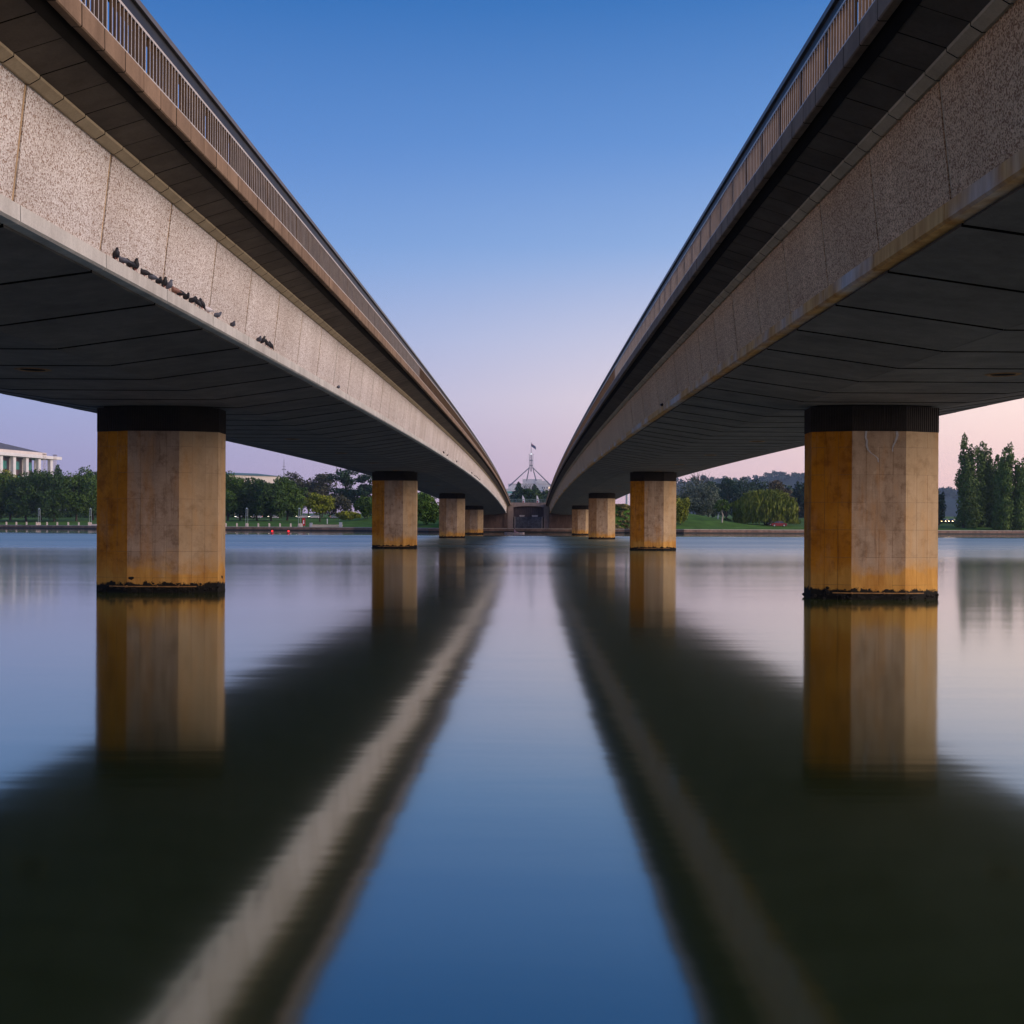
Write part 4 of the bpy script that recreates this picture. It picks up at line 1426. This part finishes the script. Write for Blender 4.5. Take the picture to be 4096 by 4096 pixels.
# grassy embankment railing and pole right of the abutment, seen between the right piers
em = thing("embankment_fence", "Pale metal fence on the dry grass bank between right piers", "fence", (29, 300, 6.2))
for k in range(28):
    MB().box(-.02, .02, -.02, .02, -.3, 1.1).build("paling", "lamp_metal", em, loc=(k * .35 - 2, k * .12, -.02 * k))
MB().tube([(-2, 0, 1.1), (7.6, 3.3, .56)], .035, 5).build("top_rail", "lamp_metal", em)
b = P(2508, 2030, 330)
pw = thing("white_pole", "Thick white pole behind the bank between the second and third right piers", "pole", (b.x, 330, ground_z(b.x, 330)))
MB().tube([(0, 0, -.3), (0, 0, 9)], [.45, .42], 10).build("shaft", "white", pw)
MB().tube([(0, 0, -.1), (0, 0, .35)], [.7, .6], 10).build("base", "pale", pw)
# tufts of dry grass on that bank
cl = []
for k in range(260):
    x, y = NP.uniform(20, 31), NP.uniform(289, 304)
    cl.append((x, y, ground_z(x, y) + .1, .5, .5, .22))
kind(link("dry_grass", quads("dry_grass", leafcloud(cl, 9000, .5, NP, up=.5), "leafbrown").copy()), "stuff")
bpy.data.objects["dry_grass"].data.materials[0] = M["drygrass"]

# ------------------------------------------------------------------ roads and vehicles
def road(pts, w, name):
    v, f_ = [], []
    for i, (x, y) in enumerate(pts):
        x1, y1 = pts[min(i + 1, len(pts) - 1)]
        x0, y0 = pts[max(i - 1, 0)]
        t = Vector((x1 - x0, y1 - y0, 0)).normalized()
        n_ = Vector((-t.y, t.x, 0)) * w / 2
        za = ground_z(x, y) + .10
        v += [(x + n_.x, y + n_.y, za), (x - n_.x, y - n_.y, za)]
        if i:
            f_.append((2 * i - 2, 2 * i, 2 * i + 1, 2 * i - 1))
    return kind(MB().add(v, f_).build(name, "road"), "structure")


LR = [(-190 + 6 * i, 428 - .35 * i) for i in range(29)]
RR = [(60 + 6 * i, 352 + .8 * i) for i in range(40)]
road(LR, 8, "road")
road(RR, 8, "road")


def make_car(paint, lit, tail="taillight"):
    root = bpy.data.objects.new("car", None)
    col.objects.link(root)
    side = [(-2.05, .30), (-2.08, .62), (-1.98, .86), (-1.25, .96), (1.15, .98), (1.85, .88), (2.08, .70), (2.08, .32), (1.75, .20), (-1.75, .20)]
    mb = MB().column([], 0, 0) if False else MB()
    n = len(side)
    vs_ = []
    for yy, ins in ((-.86, .06), (-.80, 0), (.80, 0), (.86, .06)):
        yv = yy
        vs_ += [(x * (1 - ins * .25), yv, z if ins == 0 else .2 + (z - .2) * .96) for x, z in side]
    fs_ = [tuple(range(n)), tuple(range(3 * n, 4 * n))]
    for s_ in range(3):
        for i in range(n):
            fs_.append((s_ * n + i, s_ * n + (i + 1) % n, (s_ + 1) * n + (i + 1) % n, (s_ + 1) * n + i))
    mb.add(vs_, fs_)
    body = mb.build("body", paint, root)
    roof = [(-.95, 1.40), (-.55, 1.47), (.35, 1.46), (.75, 1.38)]
    base = [(-1.45, .95), (-.9, .96), (.8, .97), (1.5, .95)]
    vs_ = []
    for yy, yr_ in ((-.78, -.60), (.78, .60)):
        vs_ += [(x, yy, z) for x, z in base] + [(x, yr_, z) for x, z in roof]
    fs_ = []
    for o_ in (0, 8):
        fs_ += [(o_, o_ + 1, o_ + 5, o_ + 4), (o_ + 1, o_ + 2, o_ + 6, o_ + 5), (o_ + 2, o_ + 3, o_ + 7, o_ + 6)]
    fs_ += [(0, 8, 12, 4), (3, 11, 15, 7)]
    MB().add(vs_, fs_).build("windows", "glass", root)
    MB().add([(x, y_, z + dz) for y_, dz in ((-.61, .0), (.61, .0)) for x, z in roof] + [(x, y_ * .9, z + .05) for y_ in (-.58, .58) for x, z in roof],
             [(8, 9, 13, 12), (9, 10, 14, 13), (10, 11, 15, 14), (0, 1, 9, 8), (1, 2, 10, 9), (2, 3, 11, 10), (4, 5, 13, 12), (5, 6, 14, 13), (6, 7, 15, 14), (0, 8, 12, 4), (3, 11, 15, 7)]).build("roof", paint, root)
    for s_ in (-1, 1):
        for xx in (-.05, ):
            MB().tube([(xx - .0, s_ * .79, .96), (xx, s_ * .605, 1.46)], .045, 5).build("pillar", paint, root)
        for xx in (-1.3, 1.28):
            w_ = MB().tube([(xx, s_ * .70, .32), (xx, s_ * .885, .32)], .32, 16).build("wheel", "tyre", root)
            MB().tube([(xx, s_ * .86, .32), (xx, s_ * .895, .32)], .21, 12).build("rim", "rim", w_)
        MB().blob((2.02, s_ * .58, .68), (.10, .20, .09)).build("headlight", lit or "white", root)
        MB().blob((-2.04, s_ * .60, .74), (.07, .18, .09)).build("tail_light", tail, root)
        MB().box(.62, .78, s_ * .95 - .08, s_ * .95 + .08, .95, 1.07).build("wing_mirror", paint, root)
    return root


parked = make_car("redpaint", None, "redsign")
p = P(3115, 2116, 304)
parked.location = (p.x, 304, ground_z(p.x, 304))
parked.rotation_euler = (0, 0, math.radians(176))
tag(parked, "dark red parked car on the lawn under the willow", "car")
pk2 = make_car("darkpaint", None, "redsign")
p = P(3092, 2110, 309)
pk2.location = (p.x, 309, ground_z(p.x, 309))
pk2.rotation_euler = (0, 0, math.radians(200))
tag(pk2, "black car parked behind the dark red car under the willow", "car")
drive = make_car("greypaint", "headlight")
drive2 = make_car("darkpaint", "warmlight")
cars = [(drive, 968, LR, 180, "car with lit headlights on the road right of the near left pier, leftmost"),
        (None, 1030, LR, 180, "car with lit headlights between two dark trunks of the left row"),
        (None, 1100, LR, 180, "car with lit headlights behind the fourth trunk of the left row"),
        (None, 1212, LR, 180, "car with lit headlights right behind the red sign"),
        (None, 1262, LR, 180, "car with lit headlights behind the yellow green tree"),
        (None, 1348, LR, 0, "car with red tail lights driving off behind the olive hedge")]
for src, px, rd, ang, lab in cars:
    y_ = 420.0
    for _ in range(8):
        y_ = float(np.interp(P(px, 2070, y_).x, [a for a, b in rd], [b for a, b in rd]))
    x_ = P(px, 2070, y_).x
    c = src or copy_tree(drive)
    c.location = (x_, y_ - 1.6, ground_z(x_, y_) + .10)
    c.rotation_euler = (0, 0, math.radians(ang + (-35 if ang == 180 else 0) + 60 * (ang == 180)))
    tag(c, lab, "car", "cars driving on the left bank road")
first = True
for px, lab in ((3772, "car with yellow lights right of the dense conifer, leftmost on the right road"), (3800, "car with yellow lights between conifer and tallest poplar"),
                (3830, "car with yellow lights at the left foot of the tallest poplar"), (3903, "car with yellow lights between the two tallest poplars"),
                (3972, "car with lit lights seen between the second and fourth poplar")):
    y_ = 380.0
    for _ in range(8):
        y_ = float(np.interp(P(px, 2090, y_).x, [a for a, b in RR], [b for a, b in RR]))
    x_ = P(px, 2090, y_).x
    c = drive2 if first else copy_tree(drive2)
    first = False
    c.location = (x_, y_ - 1.6, ground_z(x_, y_) + .10)
    c.rotation_euler = (0, 0, math.radians(-120))
    tag(c, lab, "car", "cars driving on the right bank road")

# ------------------------------------------------------------------ on the water: red beacons and a kayak
for px, nm in ((1089, "left"), (1154, "right")):
    b = P(px, 2138, 226)
    bu = thing("beacon_buoy", "small buoy with glowing red lamp in the water, %s of the pair" % nm, "buoy", (b.x, 226, 0), 0, "red beacon buoys near the left bank")
    MB().tube([(0, 0, -.3), (0, 0, .12), (0, 0, .22)], [.34, .34, .15], 12).build("float", "redsign", bu)
    MB().tube([(0, 0, .2), (0, 0, .36)], .06, 8).build("stem", "lamp_metal", bu)
    MB().blob((0, 0, .48), (.16, .16, .16), 10, 7).build("lamp", "redlight", bu)

kp = P(2058, 2134, 247)
ky = thing("kayak", "Small pale kayak gliding in front of the abutment", "kayak", (kp.x, 247, 0), .05)
mb = MB()
sec = [(-2.2, .02, .26), (-1.7, .20, .22), (-.9, .30, .20), (0, .33, .19), (.9, .30, .20), (1.7, .20, .22), (2.2, .02, .27)]
vs_, fs_ = [], []
for x, w, zt_ in sec:
    vs_ += [(x, -w, zt_), (x, -w * .8, .02), (x, 0, -.08), (x, w * .8, .02), (x, w, zt_), (x, 0, zt_ + .05)]
for i in range(len(sec) - 1):
    for k in range(6):
        fs_.append((i * 6 + k, i * 6 + (k + 1) % 6, (i + 1) * 6 + (k + 1) % 6, (i + 1) * 6 + k))
fs_ += [tuple(range(6)), tuple(range(36, 42))]
mb.add(vs_, fs_).build("hull", "kayak", ky, smooth=True)
MB().tube([(-.45, -.2, .27), (.35, -.24, .27), (.45, 0, .27), (.35, .24, .27), (-.45, .2, .27), (-.55, 0, .27), (-.45, -.2, .27)], .02, 5).build("cockpit_rim", "tyre", ky)

me = bpy.data.meshes.new("body")
J = [(0, 0, .22), (0, 0, .42), (.02, 0, .66), (.03, 0, .80), (.05, 0, .90), (.06, 0, 1.02),
     (.02, -.18, .73), (.14, -.30, .52), (.36, -.26, .50), (.02, .18, .73), (.16, .30, .56), (.38, .24, .60),
     (.30, -.11, .26), (.62, -.11, .34), (.95, -.10, .16), (.30, .11, .26), (.62, .11, .34), (.95, .10, .16)]
Ed = [(0, 1), (1, 2), (2, 3), (3, 4), (4, 5), (2, 6), (6, 7), (7, 8), (2, 9), (9, 10), (10, 11), (0, 12), (12, 13), (13, 14), (0, 15), (15, 16), (16, 17)]
me.from_pydata(J, Ed, [])
pe = thing("person", "Person in a pink shirt sitting in the kayak holding a paddle", "person", (kp.x, 247, .02), .05)
bo = link("body", me, pe)
bo.data.materials.append(M["pinkcloth"])
bo.modifiers.new("skin", "SKIN")
RADS = [.15, .15, .15, .065, .09, .085, .075, .055, .04, .075, .055, .04, .09, .075, .05, .09, .075, .05]
for sv, r_ in zip(me.skin_vertices[0].data, RADS):
    sv.radius = (r_, r_)
me.skin_vertices[0].data[0].use_root = True
bo.modifiers.new("sub", "SUBSURF").levels = 1
MB().blob((.07, 0, 1.02), (.10, .085, .13), 10, 7).build("head", "skin", pe, smooth=True)
MB().blob((.055, 0, 1.06), (.105, .092, .115), 10, 7).build("hair", "bark", pe, smooth=True)
pd = thing("paddle", "Double bladed kayak paddle held across the kayak", "paddle", (kp.x + .36, 247, .56), .05)
MB().tube([(.02, -1.0, -.14), (0, 0, .02), (.02, 1.0, .16)], .016, 6).build("shaft", "tyre", pd)
for s_, z_ in ((-1, -.17), (1, .19)):
    MB().blob((.02, s_ * 1.15, z_), (.02, .20, .08), 8, 5).build("blade", "pale", pd)

# ------------------------------------------------------------------ pigeons on the ledges
def pigeon_mesh(upright):
    """one continuous body from a ring spine: tail to beak"""
    if upright:
        sp_ = [(-.15, .035, .012, .006), (-.10, .065, .022, .012), (-.055, .11, .050, .045), (-.01, .155, .062, .058), (.025, .205, .050, .048), (.035, .245, .030, .030),
               (.042, .275, .028, .028), (.060, .290, .020, .020), (.080, .286, .007, .007), (.096, .280, .002, .002)]
    else:
        sp_ = [(-.20, .085, .012, .006), (-.14, .095, .026, .012), (-.08, .105, .050, .040), (-.02, .11, .062, .055), (.04, .125, .056, .050), (.075, .155, .036, .034),
               (.092, .185, .026, .026), (.108, .196, .020, .020), (.128, .190, .007, .007), (.143, .185, .002, .002)]
    vs_, fs_ = [], []
    n = 9
    for i, (x, z, ry, rz) in enumerate(sp_):
        a, b = sp_[max(0, i - 1)], sp_[min(len(sp_) - 1, i + 1)]
        t = Vector((b[0] - a[0], 0, b[1] - a[1])).normalized()
        up = Vector((-t.z, 0, t.x))
        for k in range(n):
            w = 6.2832 * k / n
            vs_.append(Vector((x, 0, z)) + Vector((0, 1, 0)) * ry * 1.35 * math.cos(w) + up * rz * 1.3 * math.sin(w))
    for i in range(len(sp_) - 1):
        for k in range(n):
            fs_.append((i * n + k, i * n + (k + 1) % n, (i + 1) * n + (k + 1) % n, (i + 1) * n + k))
    fs_ += [tuple(range(n)), tuple(range(len(vs_) - n, len(vs_)))]
    legs = MB()
    for s_ in (-.022, .022):
        bz = .085 if not upright else .10
        legs.tube([(-.005, s_, bz), (0, s_, .035), (.004, s_, .004)], .006, 5)
        for dx, dy in ((.03, 0), (.022, .016), (.022, -.016), (-.018, 0)):
            legs.tube([(.004, s_, .006), (.004 + dx, s_ + dy, .003)], .004, 4)
    return MB().add(vs_, fs_), legs


pm = {}
for up_ in (0, 1):
    for c_ in ("pig_dark", "pig_grey", "pig_white", "pig_brown"):
        b_, l_ = pigeon_mesh(up_)
        pm[(up_, c_)] = (b_.mesh("body", c_, True), l_.mesh("legs", "pig_leg"))


def ledge_pos(px, side):
    s_ = 5.345
    X = (CL + s_) if side < 0 else (CR - s_)
    d = 60.0
    for _ in range(30):
        z = 7.432 + camber(d)
        y_px = HY - (z - EYE) * F / d
        u = (px - VX) + ROLL * (y_px - HY)
        d = F * X / u
    return X, d, 7.434 + camber(d)


def pigeon(px, side, c_, up_, ang, label):
    X, d, z = ledge_pos(px, side)
    th = thing("pigeon", label, "pigeon", (X, d, z), math.radians(ang), "pigeons perched on the bridge ledges")
    b_, l_ = pm[(up_, c_)]
    o = link("body", b_, th)
    link("legs", l_, th)
    s_ = R.uniform(.64, .74)
    th.scale = (s_, s_, s_)
    return th


row = [(125, "dark", 1), (200, "grey", 0), (280, "dark", 0), (340, "dark", 1), (435, "dark", 0), (518, "grey", 0), (595, "dark", 0), (658, "dark", 1), (712, "grey", 1), (775, "brown", 0),
       (825, "dark", 0), (897, "dark", 0), (960, "dark", 0), (1020, "dark", 1), (1068, "dark", 1), (1135, "white", 0), (1240, "grey", 0), (1410, "grey", 0), (1700, "grey", 0), (1745, "dark", 1),
       (1790, "dark", 1), (1830, "dark", 1)]
ordn = ["first", "second", "third", "fourth", "fifth", "sixth", "seventh", "eighth", "ninth", "tenth", "eleventh", "twelfth", "thirteenth", "fourteenth", "fifteenth"]
special = {15: "white pigeon at the right end of the long row on the left bridge ledge", 16: "grey pigeon alone just right of the white pigeon",
           17: "grey pigeon standing alone sideways on the left bridge ledge", 18: "speckled grey pigeon, leftmost of the group of four", 19: "dark pigeon, second of the group of four on the ledge",
           20: "dark pigeon, third of the group of four on the ledge", 21: "dark upright pigeon, rightmost of the group of four on the ledge", 9: "brown pigeon in the long row on the left bridge ledge"}
for i, (x_, c_, u_) in enumerate(row):
    lab = special.get(i) or "%s pigeon from the left in the long row on the left bridge ledge, %s" % (ordn[i], c_)
    pigeon(420 + x_ * .3623, -1, "pig_" + c_, u_, R.choice((-60, -30, 200, 230, 20, -100)) + R.uniform(-20, 20), lab)
far = [(1354, "lone grey pigeon midway along the left bridge ledge"), (1775, "left pigeon of the pair on the left ledge above the second pier"), (1789, "right pigeon of the pair on the left ledge above the second pier"),
       (1827, "lone dark pigeon right of the pair on the left ledge"), (1887, "single pigeon left of the far cluster on the left ledge")]
far += [(1899 + 5 * k, "%s pigeon of the far cluster of five on the left ledge" % ordn[k]) for k in range(5)]
far += [(1988 + 3 * k, "%s pigeon of the farthest cluster near the left abutment" % ordn[k]) for k in range(5)]
for px, lab in far:
    pigeon(px, -1, "pig_dark" if px > 1400 else "pig_grey", R.randint(0, 1), R.uniform(0, 360), lab)
pigeon(2647, 1, "pig_dark", 0, 60, "only pigeon on the near ledge of the right bridge")
pigeon(2226, 1, "pig_dark", 1, 60, "tiny dark pigeon on the far end of the right bridge ledge")

# ------------------------------------------------------------------ evening haze
m = bpy.data.materials.new("evening_haze")
m.use_nodes = True
t = m.node_tree
t.nodes.clear()
vo = N(t, "ShaderNodeVolumePrincipled")
vo.inputs["Color"].default_value = (.58, .74, 1.0, 1)
vo.inputs["Density"].default_value = .00010
vo.inputs["Anisotropy"].default_value = 0.0
mo = N(t, "ShaderNodeOutputMaterial")
L(t, vo.outputs[0], mo.inputs["Volume"])
M["haze"] = m
hz = MB().box(-3600, 3600, -320, 3300, -2.5, 190).build("haze", "haze")
kind(hz, "stuff")
